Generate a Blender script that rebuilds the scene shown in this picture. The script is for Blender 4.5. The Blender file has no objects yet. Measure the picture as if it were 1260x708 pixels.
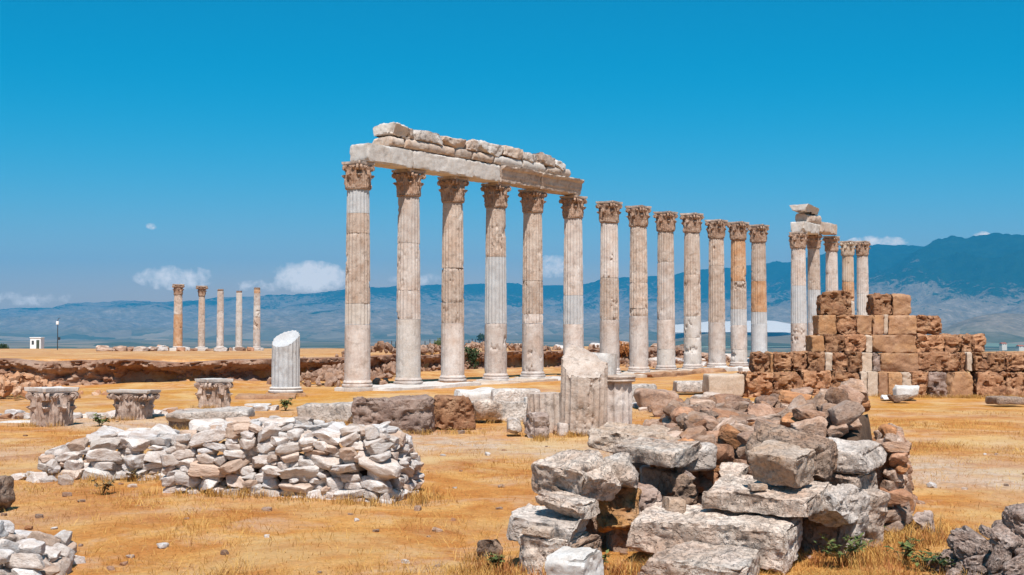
import bpy, math, random
import numpy as np
from mathutils import Vector, Matrix, Euler

scene = bpy.context.scene
COL = scene.collection
rad = math.radians

# ------------------------------------------------------------------ camera
F = 1500.0                      # focal length in pixels of a 1260 px wide frame
EYE = Vector((0, 0, 1.75))
PITCH = math.atan(51 / F)
FWD = Vector((0, math.cos(PITCH), math.sin(PITCH)))
UP = Vector((0, -math.sin(PITCH), math.cos(PITCH)))

def ray(u, v):
    return Vector((1, 0, 0)) * ((u - 630) / F) + UP * ((354 - v) / F) + FWD

def at(u, v, y):                # world point seen at (u, v), at depth y
    d = ray(u, v)
    return EYE + d * (y / d.y)

def xat(u, y): return at(u, 405, y).x
def zat(v, y): return at(630, v, y).z

cam_d = bpy.data.cameras.new('camera')
cam = bpy.data.objects.new('camera', cam_d)
COL.objects.link(cam)
cam.location = EYE
cam.rotation_euler = (math.pi / 2 + PITCH, 0, 0)
cam_d.sensor_width = 36.0
cam_d.lens = F / 1260 * 36
cam_d.clip_start = 0.1
cam_d.clip_end = 60000
scene.camera = cam

# ------------------------------------------------------------------ noise
def _hash(ix, iy, iz, s):
    h = (ix * 374761393 + iy * 668265263 + iz * 2147483647 + s * 1274126177) & 0xFFFFFFFF
    h = ((h ^ (h >> 13)) * 1274126177) & 0xFFFFFFFF
    h = (h ^ (h >> 16)) & 0xFFFFFFFF
    h = (h * 2246822519) & 0xFFFFFFFF
    return ((h ^ (h >> 15)) & 0xFFFFFF) / float(0xFFFFFF) * 2 - 1

def vnoise(p, s=0):
    p = np.asarray(p, dtype=np.float64)
    i = np.floor(p).astype(np.int64)
    f = p - i
    w = f * f * f * (f * (f * 6 - 15) + 10)
    out = 0
    for dx in (0, 1):
        wx = w[:, 0] if dx else 1 - w[:, 0]
        for dy in (0, 1):
            wy = w[:, 1] if dy else 1 - w[:, 1]
            for dz in (0, 1):
                wz = w[:, 2] if dz else 1 - w[:, 2]
                out = out + wx * wy * wz * _hash(i[:, 0] + dx, i[:, 1] + dy, i[:, 2] + dz, s)
    return out

def fbm(p, octv=4, s=0, gain=0.5):
    p = np.asarray(p, dtype=np.float64)
    a, out, tot = 1.0, 0, 0
    for k in range(octv):
        out = out + a * vnoise(p * (2.03 ** k) + 17.3 * k, s + k)
        tot += a
        a *= gain
    return out / tot

def sstep(a, b, x):
    t = np.clip((x - a) / (b - a), 0, 1)
    return t * t * (3 - 2 * t)

# ------------------------------------------------------------------ object helpers
def make_mesh(name, verts, faces, mat=None, sharp=None, smooth=True):
    me = bpy.data.meshes.new(name)
    v = np.asarray(verts, dtype=np.float64)
    me.from_pydata(v.tolist(), [], faces if isinstance(faces, list) else faces.tolist())
    me.update()
    if smooth:
        me.shade_smooth()
        if sharp:
            me.set_sharp_from_angle(angle=rad(sharp))
    if mat:
        me.materials.append(mat)
    return me

def link(name, me, parent=None, loc=None, rot=None, scale=None):
    o = bpy.data.objects.new(name, me)
    COL.objects.link(o)
    if parent:
        o.parent = parent
    if loc is not None:
        o.location = loc
    if rot is not None:
        o.rotation_euler = rot
    if scale is not None:
        o.scale = scale
    return o

def tag(o, label, cat, group=None):
    o['label'] = label
    o['category'] = cat
    if group:
        o['group'] = group
    if 'kind' not in o:
        o['kind'] = 'thing'
    return o

def empty(name, loc=(0, 0, 0), rot=(0, 0, 0)):
    o = bpy.data.objects.new(name, None)
    COL.objects.link(o)
    o.location = loc
    o.rotation_euler = rot
    o.empty_display_size = 0.2
    return o

class MB:
    """collects several shapes into one mesh"""
    def __init__(self): self.v = []; self.f = []; self.n = 0
    def add(self, v, f):
        v = np.asarray(v, dtype=np.float64)
        self.v.append(v)
        for q in f:
            self.f.append([int(i) + self.n for i in q])
        self.n += len(v)
    def verts(self): return np.concatenate(self.v)

def xform(v, loc=(0, 0, 0), rot=(0, 0, 0), scale=(1, 1, 1)):
    m = np.array(Euler(rot).to_matrix())
    return (np.asarray(v) * np.asarray(scale)) @ m.T + np.asarray(loc)

def lathe(profile, n=48):
    prof = np.asarray(profile)
    k = len(prof)
    th = np.linspace(0, 2 * math.pi, n, endpoint=False)
    v = np.stack([np.outer(prof[:, 0], np.cos(th)), np.outer(prof[:, 0], np.sin(th)),
                  np.repeat(prof[:, 1][:, None], n, 1)], -1).reshape(-1, 3)
    f = []
    for i in range(k - 1):
        for j in range(n):
            j2 = (j + 1) % n
            f.append((i * n + j, i * n + j2, (i + 1) * n + j2, (i + 1) * n + j))
    f.append(tuple(range(n - 1, -1, -1)))
    f.append(tuple((k - 1) * n + j for j in range(n)))
    return v, f

def tube(pts, radii, n=8):
    pts = [Vector(p) for p in pts]
    v, f = [], []
    for i, p in enumerate(pts):
        d = (pts[min(i + 1, len(pts) - 1)] - pts[max(i - 1, 0)]).normalized()
        a = d.orthogonal().normalized(); b = d.cross(a)
        for j in range(n):
            t = 2 * math.pi * j / n
            v.append(p + (a * math.cos(t) + b * math.sin(t)) * radii[i])
    for i in range(len(pts) - 1):
        for j in range(n):
            j2 = (j + 1) % n
            f.append((i * n + j, i * n + j2, (i + 1) * n + j2, (i + 1) * n + j))
    f.append(tuple(range(n - 1, -1, -1)))
    f.append(tuple((len(pts) - 1) * n + j for j in range(n)))
    return np.array([tuple(p) for p in v]), f

def box_grid(nx, ny, nz):
    """surface of a cube [-1,1]^3 as welded quads"""
    idx, verts, faces = {}, [], []
    def vid(i, j, k):
        key = (i, j, k)
        if key not in idx:
            idx[key] = len(verts)
            verts.append((2 * i / nx - 1, 2 * j / ny - 1, 2 * k / nz - 1))
        return idx[key]
    for i in range(nx):
        for j in range(ny):
            faces.append((vid(i, j, 0), vid(i, j + 1, 0), vid(i + 1, j + 1, 0), vid(i + 1, j, 0)))
            faces.append((vid(i, j, nz), vid(i + 1, j, nz), vid(i + 1, j + 1, nz), vid(i, j + 1, nz)))
    for i in range(nx):
        for k in range(nz):
            faces.append((vid(i, 0, k), vid(i + 1, 0, k), vid(i + 1, 0, k + 1), vid(i, 0, k + 1)))
            faces.append((vid(i, ny, k), vid(i, ny, k + 1), vid(i + 1, ny, k + 1), vid(i + 1, ny, k)))
    for j in range(ny):
        for k in range(nz):
            faces.append((vid(0, j, k), vid(0, j, k + 1), vid(0, j + 1, k + 1), vid(0, j + 1, k)))
            faces.append((vid(nx, j, k), vid(nx, j + 1, k), vid(nx, j + 1, k + 1), vid(nx, j, k + 1)))
    return np.array(verts), faces

def block_verts(size, res=0.04, rnd=0.03, warp=0.03, rough=0.01, pits=0.0, pitf=9.0, cuts=3, cutd=0.12, seed=0,
                taper=(0, 0), warpf=1.6, chip=0.0, strata=0.0):
    """a weathered stone block: rounded box, broken corners, uneven and pitted faces"""
    rng = np.random.default_rng(seed)
    size = np.asarray(size, dtype=float)
    n = [int(np.clip(math.ceil(s / res), 3, 70)) for s in size]
    p, f = box_grid(*n)
    half = size / 2
    rnd = min(rnd, 0.45 * half.min())
    p = p * half
    p[:, 0] *= 1 + taper[0] * p[:, 2] / size[2]
    p[:, 1] *= 1 + taper[1] * p[:, 2] / size[2]
    inner = half - rnd
    q = np.clip(p, -inner, inner)
    d = p - q
    L = np.linalg.norm(d, axis=1, keepdims=True) + 1e-9
    nr = d / L
    p = q + nr * rnd
    off = rng.uniform(-50, 50, 3)
    for c in range(cuts):
        sgn = rng.choice([-1, 1], 3)
        wgt = rng.uniform(0.15, 1, 3) ** 1.6
        if rng.random() < 0.5:
            wgt[rng.integers(3)] = rng.uniform(0, .15)
        nn = sgn * wgt
        nn /= np.linalg.norm(nn)
        sup = np.abs(nn * half).sum()
        dd = sup - cutd * rng.uniform(0.3, 1) * size.min() * (1.0 + rng.random())
        jag = 0.03 * fbm(p * 7 + off, 3, seed + 40 + c) * min(1, size.min() / .3)
        ov = np.maximum(0, p @ nn - dd + jag)
        p = p - ov[:, None] * nn
    p0 = p + off
    if chip:   # nibbled edges
        edge = np.sort(np.abs(q) / (inner + 1e-9), axis=1)[:, 1]
        e = sstep(0.0, 1.0, (L[:, 0] - rnd * 1.02) / (rnd * 0.6))
        p = p - nr * (chip * np.maximum(0, fbm(p0 * 5, 3, seed + 5) + .15) * e)[:, None]
    if warp:
        p = p + warp * np.stack([fbm(p0 * warpf, 2, seed + k) for k in (1, 2, 3)], 1)
    dn = np.zeros(len(p))
    if rough:
        dn += rough * (fbm(p0 * 6, 5, seed + 7, .66) + .8 * (.35 - np.abs(fbm(p0 * np.array([3.2, 5.5, 7.5]), 4, seed + 17, .6)) * 2.2))
    if strata:
        dn += strata * (.3 - np.abs(fbm(p0 * np.array([1.1, 3.0, 13.0]), 4, seed + 23, .6)) * 2)
    if pits:
        a = fbm(p0 * pitf, 3, seed + 11, .6)
        dn -= pits * sstep(0.05, 0.45, a)
    p = p + nr * dn[:, None]
    return p, f

def block(name, size, loc, rot, mat, label, cat, group=None, **kw):
    v, f = block_verts(size, **kw)
    o = link(name, make_mesh(name, v, f, mat, 38), None, loc, rot)
    return tag(o, label, cat, group)

_ico = None
def ico_dirs(sub=3):
    import bmesh
    bm = bmesh.new()
    bmesh.ops.create_icosphere(bm, subdivisions=sub, radius=1)
    v = np.array([x.co[:] for x in bm.verts])
    f = [[x.index for x in q.verts] for q in bm.faces]
    bm.free()
    return v, f
ICO4 = ico_dirs(5); ICO3 = ico_dirs(4)

def stone_verts(seed, planes=11, rough=0.03, pits=0.0, sub=3, soft=30):
    """an angular broken fieldstone in a unit box"""
    rng = np.random.default_rng(seed)
    d, f = ICO4 if sub > 3 else ICO3
    n = rng.normal(size=(planes, 3)); n /= np.linalg.norm(n, axis=1, keepdims=True)
    n = np.concatenate([n, np.eye(3), -np.eye(3)])
    n[-6:] += rng.normal(size=(6, 3)) * .16
    n /= np.linalg.norm(n, axis=1, keepdims=True)
    dist = np.concatenate([rng.uniform(.74, 1.08, planes), rng.uniform(.72, .9, 6)])
    dots = d @ n.T
    inv = np.maximum(dots / dist, 1e-3)
    r = 1 / (np.sum(inv ** soft, axis=1) ** (1 / soft))
    p = d * np.minimum(r, 1.25)[:, None]
    o = rng.uniform(-50, 50, 3)
    p = p * (1 + .10 * fbm(p * 1.3 + o, 2, seed) + rough * fbm(p * 4 + o, 4, seed + 3, .6))[:, None]
    if pits:
        p = p * (1 - pits * sstep(.0, .4, fbm(p * 4.2 + o, 3, seed + 9, .6)))[:, None]
    lo, hi = p.min(0), p.max(0)
    p = (p - (lo + hi) / 2) / (hi - lo)
    return p, f

# ------------------------------------------------------------------ materials
def new_mat(name):
    m = bpy.data.materials.new(name)
    m.use_nodes = True
    nt = m.node_tree
    b = nt.nodes['Principled BSDF']
    return m, nt, b

def N(nt, kind, **kw):
    n = nt.nodes.new(kind)
    for k, v in kw.items():
        setattr(n, k, v)
    return n

def mixc(nt, fac, a, b, mode='MIX'):
    n = N(nt, 'ShaderNodeMix', data_type='RGBA', blend_type=mode)
    for sock, val in ((n.inputs[0], fac), (n.inputs[6], a), (n.inputs[7], b)):
        if hasattr(val, 'is_linked') or hasattr(val, 'links'):
            nt.links.new(val, sock)
        elif isinstance(val, (int, float)):
            sock.default_value = val
        else:
            sock.default_value = (*val, 1)
    return n.outputs[2]

def ramp(nt, fac, stops):
    n = N(nt, 'ShaderNodeValToRGB')
    cr = n.color_ramp
    while len(cr.elements) > 1:
        cr.elements.remove(cr.elements[-1])
    for i, (pos, c) in enumerate(stops):
        e = cr.elements[0] if i == 0 else cr.elements.new(pos)
        e.position = pos
        e.color = (*c, 1) if not isinstance(c, (int, float)) else (c, c, c, 1)
    nt.links.new(fac, n.inputs[0])
    return n.outputs[0]

def noise(nt, vec, scale, detail=6, rough=.6, dist=0.0):
    n = N(nt, 'ShaderNodeTexNoise')
    n.inputs['Scale'].default_value = scale
    n.inputs['Detail'].default_value = detail
    n.inputs['Roughness'].default_value = rough
    n.inputs['Distortion'].default_value = dist
    nt.links.new(vec, n.inputs['Vector'])
    return n.outputs['Fac']

def math_(nt, op, a, b=None, c=None):
    n = N(nt, 'ShaderNodeMath', operation=op)
    for i, v in enumerate((a, b, c)):
        if v is None: continue
        if isinstance(v, (int, float)): n.inputs[i].default_value = v
        else: nt.links.new(v, n.inputs[i])
    return n.outputs[0]

def objvec(nt, offset=True):
    tc = N(nt, 'ShaderNodeTexCoord')
    if not offset:
        return tc.outputs['Object']
    oi = N(nt, 'ShaderNodeObjectInfo')
    s = N(nt, 'ShaderNodeVectorMath', operation='SCALE')
    s.inputs[0].default_value = (71, 43, 97)
    nt.links.new(oi.outputs['Random'], s.inputs['Scale'])
    a = N(nt, 'ShaderNodeVectorMath', operation='ADD')
    nt.links.new(tc.outputs['Object'], a.inputs[0])
    nt.links.new(s.outputs[0], a.inputs[1])
    return a.outputs[0]

def rock_mat(name, c0, c1, c2, scale=3.0, stain=None, stain_amt=.45, stain_scale=1.3, lichen=None, lichen_amt=.5,
             lichen_scale=5.0, vary=.18, tints=None, bump=.5, bump_scale=28, pit=0.0, pit_scale=14, rough=.92, coord_scale=None):
    m, nt, b = new_mat(name)
    vec = objvec(nt)
    if coord_scale:
        mp = N(nt, 'ShaderNodeMapping')
        mp.inputs['Scale'].default_value = coord_scale
        nt.links.new(vec, mp.inputs['Vector'])
        vec = mp.outputs[0]
    n1 = noise(nt, vec, scale, 9, .68)
    col = ramp(nt, n1, [(.30, c0), (.5, c1), (.70, c2)])
    oi = N(nt, 'ShaderNodeObjectInfo')
    if tints:     # whole-stone colour families
        rp = ramp(nt, oi.outputs['Random'], [(i / max(1, len(tints)), t) for i, t in enumerate(tints)])
        rp.node.color_ramp.interpolation = 'CONSTANT'
        col = mixc(nt, 1.0, col, rp, 'MULTIPLY')
    if stain:
        ns = noise(nt, vec, stain_scale, 7, .7, .4)
        fs = ramp(nt, ns, [(.5 - .05, 0), (.5 + .16, 1)])
        col = mixc(nt, math_(nt, 'MULTIPLY', fs, stain_amt), col, stain)
    if lichen:
        nl = noise(nt, vec, lichen_scale, 8, .75)
        fl = ramp(nt, nl, [(.53, 0), (.63, 1)])
        col = mixc(nt, math_(nt, 'MULTIPLY', fl, lichen_amt), col, lichen)
    # fine speckle
    sp = noise(nt, vec, scale * 14, 4, .7)
    col = mixc(nt, .55, col, ramp(nt, sp, [(.3, .55), (.5, 1.0), (.75, 1.25)]), 'MULTIPLY')
    if vary:
        rv = math_(nt, 'FRACT', math_(nt, 'MULTIPLY', oi.outputs['Random'], 17.31))
        mr = N(nt, 'ShaderNodeMapRange')
        mr.inputs['To Min'].default_value = 1 - vary
        mr.inputs['To Max'].default_value = 1 + vary
        nt.links.new(rv, mr.inputs['Value'])
        hsv = N(nt, 'ShaderNodeHueSaturation')
        nt.links.new(mr.outputs[0], hsv.inputs['Value'])
        nt.links.new(col, hsv.inputs['Color'])
        col = hsv.outputs[0]
    nt.links.new(col, b.inputs['Base Color'])
    b.inputs['Roughness'].default_value = rough
    b.inputs['Specular IOR Level'].default_value = .2
    h = noise(nt, vec, bump_scale, 8, .7)
    if pit:
        hp = noise(nt, vec, pit_scale, 4, .6)
        hp = ramp(nt, hp, [(.50, 1), (.62, 0)])
        h = math_(nt, 'ADD', math_(nt, 'MULTIPLY', hp, pit), h)
    bp = N(nt, 'ShaderNodeBump')
    bp.inputs['Strength'].default_value = bump
    bp.inputs['Distance'].default_value = .02
    nt.links.new(h, bp.inputs['Height'])
    nt.links.new(bp.outputs[0], b.inputs['Normal'])
    return m

M = {}
M['tan_marble'] = rock_mat('tan_marble', (.37, .265, .205), (.51, .415, .35), (.63, .55, .49), 3.2, (.42, .22, .11), .35, 1.6,
                           (.17, .12, .09), .55, 5.5, vary=.10, bump=.45, pit=.5, pit_scale=16)
M['pink_marble'] = rock_mat('pink_marble', (.43, .34, .295), (.55, .475, .43), (.64, .58, .54), 3.0, (.46, .28, .17), .35, 1.2,
                            (.20, .15, .12), .4, 5, vary=.10, bump=.4, pit=.35)
M['grey_marble'] = rock_mat('grey_marble', (.37, .36, .36), (.47, .47, .475), (.55, .55, .555), 2.4, (.50, .42, .36), .25, 1.5,
                            None, vary=.07, bump=.2)
M['pale_marble'] = rock_mat('pale_marble', (.48, .43, .39), (.58, .53, .49), (.66, .61, .57), 2.4, (.50, .38, .28), .35, 1.4,
                            (.25, .20, .17), .3, 6, vary=.08, bump=.35, pit=.2)
M['orange_marble'] = rock_mat('orange_marble', (.42, .21, .10), (.52, .31, .18), (.58, .42, .30), 3, (.30, .12, .05), .4, 1.4,
                              (.16, .09, .06), .5, 5, vary=.08, bump=.5, pit=.5)
M['capital_marble'] = rock_mat('capital_marble', (.26, .15, .095), (.40, .265, .19), (.53, .41, .33), 4.5, (.30, .15, .08), .5, 2.5,
                               (.13, .085, .065), .6, 8, vary=.10, bump=.7, pit=.6)
M['beam_marble'] = rock_mat('beam_marble', (.42, .31, .24), (.56, .46, .39), (.66, .58, .51), 3.0, (.46, .26, .13), .5, 1.5,
                            (.16, .12, .10), .5, 5, vary=.10, bump=.5, pit=.4)
M['white_fieldstone'] = rock_mat('white_fieldstone', (.40, .33, .29), (.60, .555, .525), (.72, .70, .685), 2.2, (.40, .27, .19), .5, 1.2,
                                 (.26, .19, .15), .5, 4, vary=.16, bump=.6, bump_scale=11, pit=.25, pit_scale=9,
                                 tints=[(1, 1, 1), (1.0, .96, .93), (.93, .80, .71), (1.04, 1.04, 1.06), (.97, .92, .88), (1.02, 1.02, 1.02), (.84, .66, .54), (1, .98, .97), (1.03, 1.01, 1), (1, .95, .92)])
M['brown_rubble'] = rock_mat('brown_rubble', (.24, .155, .11), (.40, .28, .215), (.54, .43, .36), 2.4, (.30, .14, .06), .6, 1.3,
                             (.13, .09, .075), .6, 4, vary=.2, bump=.7, bump_scale=11, pit=.4, pit_scale=9,
                             tints=[(1, 1, 1), (1.15, 1.1, 1.05), (1.25, .82, .5), (.75, .66, .62), (1.35, 1.38, 1.4), (1.1, .82, .65), (1.05, .98, .94), (.85, .85, .86), (1.05, .88, .78), (1.2, 1.12, 1.06), (.9, .8, .74)])
M['conglomerate'] = rock_mat('conglomerate', (.23, .155, .125), (.38, .285, .24), (.52, .43, .38), 3.5, (.26, .14, .09), .4, 1.5,
                             (.12, .09, .08), .6, 5, vary=.14, bump=.9, bump_scale=9, pit=.8, pit_scale=8)
M['travertine'] = rock_mat('travertine', (.18, .078, .038), (.34, .168, .09), (.48, .29, .175), 3.5, (.48, .27, .14), .55, 1.9,
                          (.12, .06, .04), .7, 5, vary=.24, bump=.9, bump_scale=22, pit=1.0, pit_scale=9)
M['smooth_travertine'] = rock_mat('smooth_travertine', (.28, .145, .078), (.37, .205, .12), (.47, .30, .195), 2.4, (.50, .27, .11), .5, 1.3,
                                  (.22, .12, .07), .5, 4.5, vary=.08, bump=.5, pit=.5, pit_scale=8)
M['orange_travertine'] = rock_mat('orange_travertine', (.33, .155, .065), (.42, .225, .11), (.50, .32, .19), 2.4, (.30, .13, .05), .4, 1.6,
                                  (.2, .1, .05), .5, 5, vary=.08, bump=.6, pit=.6, pit_scale=8)
M['light_limestone'] = rock_mat('light_limestone', (.42, .31, .23), (.52, .41, .32), (.60, .50, .42), 2.4, (.45, .30, .19), .4, 1.6,
                                None, vary=.06, bump=.4, pit=.3)
M['grey_travertine'] = rock_mat('grey_travertine', (.17, .11, .09), (.32, .23, .19), (.45, .36, .31), 3.6, (.30, .15, .09), .5, 1.3,
                                (.10, .07, .06), .6, 6, vary=.1, bump=.9, bump_scale=20, pit=1.0, pit_scale=9)
M['weathered_block'] = rock_mat('weathered_block', (.37, .26, .195), (.63, .52, .435), (.78, .70, .63), 3.4, (.45, .26, .165), .65, 1.7,
                                (.13, .11, .10), .62, 6.5, vary=.12, bump=1.0, bump_scale=26, pit=.8, pit_scale=22)
M['grey_block'] = rock_mat('grey_block', (.35, .285, .24), (.56, .485, .43), (.73, .66, .605), 3.5, (.42, .30, .23), .4, 1.4,
                           (.10, .095, .095), .75, 6, vary=.08, bump=.9, bump_scale=26, pit=.7, pit_scale=20)
M['tan_block'] = rock_mat('tan_block', (.38, .26, .19), (.52, .41, .33), (.63, .54, .47), 3.0, (.44, .24, .11), .6, 1.8,
                          (.20, .13, .09), .6, 6, vary=.05, bump=.9, bump_scale=24, pit=.6, pit_scale=22)
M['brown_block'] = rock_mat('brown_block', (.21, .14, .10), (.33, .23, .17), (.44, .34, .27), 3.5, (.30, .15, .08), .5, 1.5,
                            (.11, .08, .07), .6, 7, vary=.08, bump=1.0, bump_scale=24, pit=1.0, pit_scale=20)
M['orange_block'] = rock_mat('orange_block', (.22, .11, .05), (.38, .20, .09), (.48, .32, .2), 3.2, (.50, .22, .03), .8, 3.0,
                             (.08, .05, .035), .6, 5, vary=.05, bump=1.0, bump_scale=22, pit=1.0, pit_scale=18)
M['white_block'] = rock_mat('white_block', (.50, .45, .41), (.62, .59, .56), (.70, .68, .66), 2.6, (.48, .37, .28), .4, 2,
                            (.28, .23, .2), .35, 6, vary=.03, bump=.6, pit=.3)
M['red_rubble'] = rock_mat('red_rubble', (.36, .15, .07), (.46, .24, .13), (.50, .34, .24), 2.4, None, vary=.25, bump=.5)
M['gap_shade'] = rock_mat('gap_shade', (.07, .042, .028), (.11, .066, .043), (.16, .10, .065), 6, None, vary=0, bump=1.0)  # dark colour standing in for the shade in the gaps of the heaps
M['earth_bank'] = rock_mat('earth_bank', (.13, .056, .03), (.24, .12, .073), (.38, .235, .16), 2.6, (.46, .33, .25), .6, 1.4,
                           (.10, .05, .03), .5, 2.2, vary=0, bump=1.0, bump_scale=9)
M['white_paint'] = rock_mat('white_paint', (.76, .77, .78), (.8, .8, .8), (.82, .82, .82), 2, vary=0, bump=.02)

def flat_mat(name, c, rough=.6, metal=0.0):
    m, nt, b = new_mat(name)
    vec = objvec(nt)
    col = mixc(nt, .5, c, ramp(nt, noise(nt, vec, 7, 5), [(.3, .7), (.7, 1.25)]), 'MULTIPLY')
    nt.links.new(col, b.inputs['Base Color'])
    b.inputs['Roughness'].default_value = rough
    b.inputs['Metallic'].default_value = metal
    return m
M['dark_metal'] = flat_mat('dark_metal', (.03, .032, .035), .5)
M['glass_dark'] = flat_mat('glass_dark', (.05, .06, .07), .15)
M['door_dark'] = flat_mat('door_dark', (.06, .07, .05), .5)
M['roof_red'] = flat_mat('roof_red', (.30, .10, .06), .8)
M['house_wall'] = flat_mat('house_wall', (.62, .58, .52), .9)
M['bark'] = flat_mat('bark', (.12, .08, .05), .9)

def leaf_mat(name, c0, c1):
    m, nt, b = new_mat(name)
    g = N(nt, 'ShaderNodeNewGeometry')
    col = ramp(nt, g.outputs['Random Per Island'], [(0, c0), (1, c1)])
    nt.links.new(col, b.inputs['Base Color'])
    b.inputs['Roughness'].default_value = .7
    b.inputs['Specular IOR Level'].default_value = .25
    b.inputs['Transmission Weight'].default_value = 0
    return m
M['leaf_green'] = leaf_mat('leaf_green', (.05, .075, .02), (.15, .17, .05))
M['leaf_dark'] = leaf_mat('leaf_dark', (.015, .035, .012), (.05, .075, .025))
M['leaf_rust'] = leaf_mat('leaf_rust', (.25, .08, .02), (.45, .19, .06))
M['straw'] = leaf_mat('straw', (.36, .17, .035), (.60, .36, .11))
M['weed_dry'] = leaf_mat('weed_dry', (.10, .07, .03), (.22, .14, .06))

# ------------------------------------------------------------------ terrain
SCARP = np.array([(-60, 34.0), (-25, 36.6), (-16, 37.9), (-8.4, 40.2), (-5.2, 45.0), (-2.5, 50.5), (0, 53), (4.2, 58.5), (8.5, 64), (14, 74), (30, 90), (80, 120)])
def scarp_y(x): return np.interp(x, SCARP[:, 0], SCARP[:, 1])
EDGE = np.array([(-400, 250), (-62, 236), (0, 232), (4, 215), (8, 120), (14, 88), (30, 96), (80, 130), (400, 200)])

def ground_z(x, y):
    x = np.atleast_1d(np.asarray(x, float)); y = np.atleast_1d(np.asarray(y, float))
    P = np.stack([x, y, 0 * x], 1)
    z = .035 * fbm(P * .35, 3, 3) + .012 * fbm(P * 2.1, 3, 5)
    z = z * sstep(3, 9, np.abs(y)) 
    b = y - scarp_y(x)
    up = .79 - np.maximum(0, b) * .0140 * (1 + 0 * x)
    up = np.maximum(up, -2.6) + .10 * fbm(P * .11, 3, 9)
    up = up * (1 - sstep(7.5, 12.5, x) * (b < 60)) - 2.2 * sstep(12, 16, x) * sstep(0, 14, b) - 1.3 * sstep(-84, -108, x) * sstep(150, 215, y)
    # mound that carries the far booth
    z = z + sstep(.18, .55, b) * (up - z)
    # low apron of fallen soil at the foot of the scarp
    z = z + .20 * np.exp(-((b + 1.3) / 1.6) ** 2) * (b < .2) * (.35 + 1.3 * fbm(P * .23, 3, 12)) * (x < 8)
    e = y - np.interp(x, EDGE[:, 0], EDGE[:, 1])
    z = z - np.maximum(0, e) * .16 * sstep(0, 30, e)
    zv = -62 + 6 * fbm(P * .0011, 3, 21)
    return np.maximum(z, zv)

def gz(x, y): return float(ground_z(x, y)[0])

def build_ground():
    ys = [-40, -30, -20, -12, -6, -2, 1, 3]
    y = 4.0
    while y < 130:
        ys.append(y); y *= 1.0085
    while y < 4600:
        ys.append(y); y *= 1.04
    ys = np.array(ys)
    t = np.linspace(-1, 1, 281)
    t = np.sign(t) * (np.abs(t) * .55 + .45 * np.abs(t) ** 3)
    X = np.outer(np.maximum(0.75 * ys + 9, 12), t)
    Y = np.repeat(ys[:, None], len(t), 1)
    Z = ground_z(X.ravel(), Y.ravel()).reshape(X.shape)
    v = np.stack([X, Y, Z], -1).reshape(-1, 3)
    a, b = X.shape
    i = np.arange(a - 1)[:, None] * b + np.arange(b - 1)[None, :]
    f = np.stack([i, i + 1, i + b + 1, i + b], -1).reshape(-1, 4)
    return v, f

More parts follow.
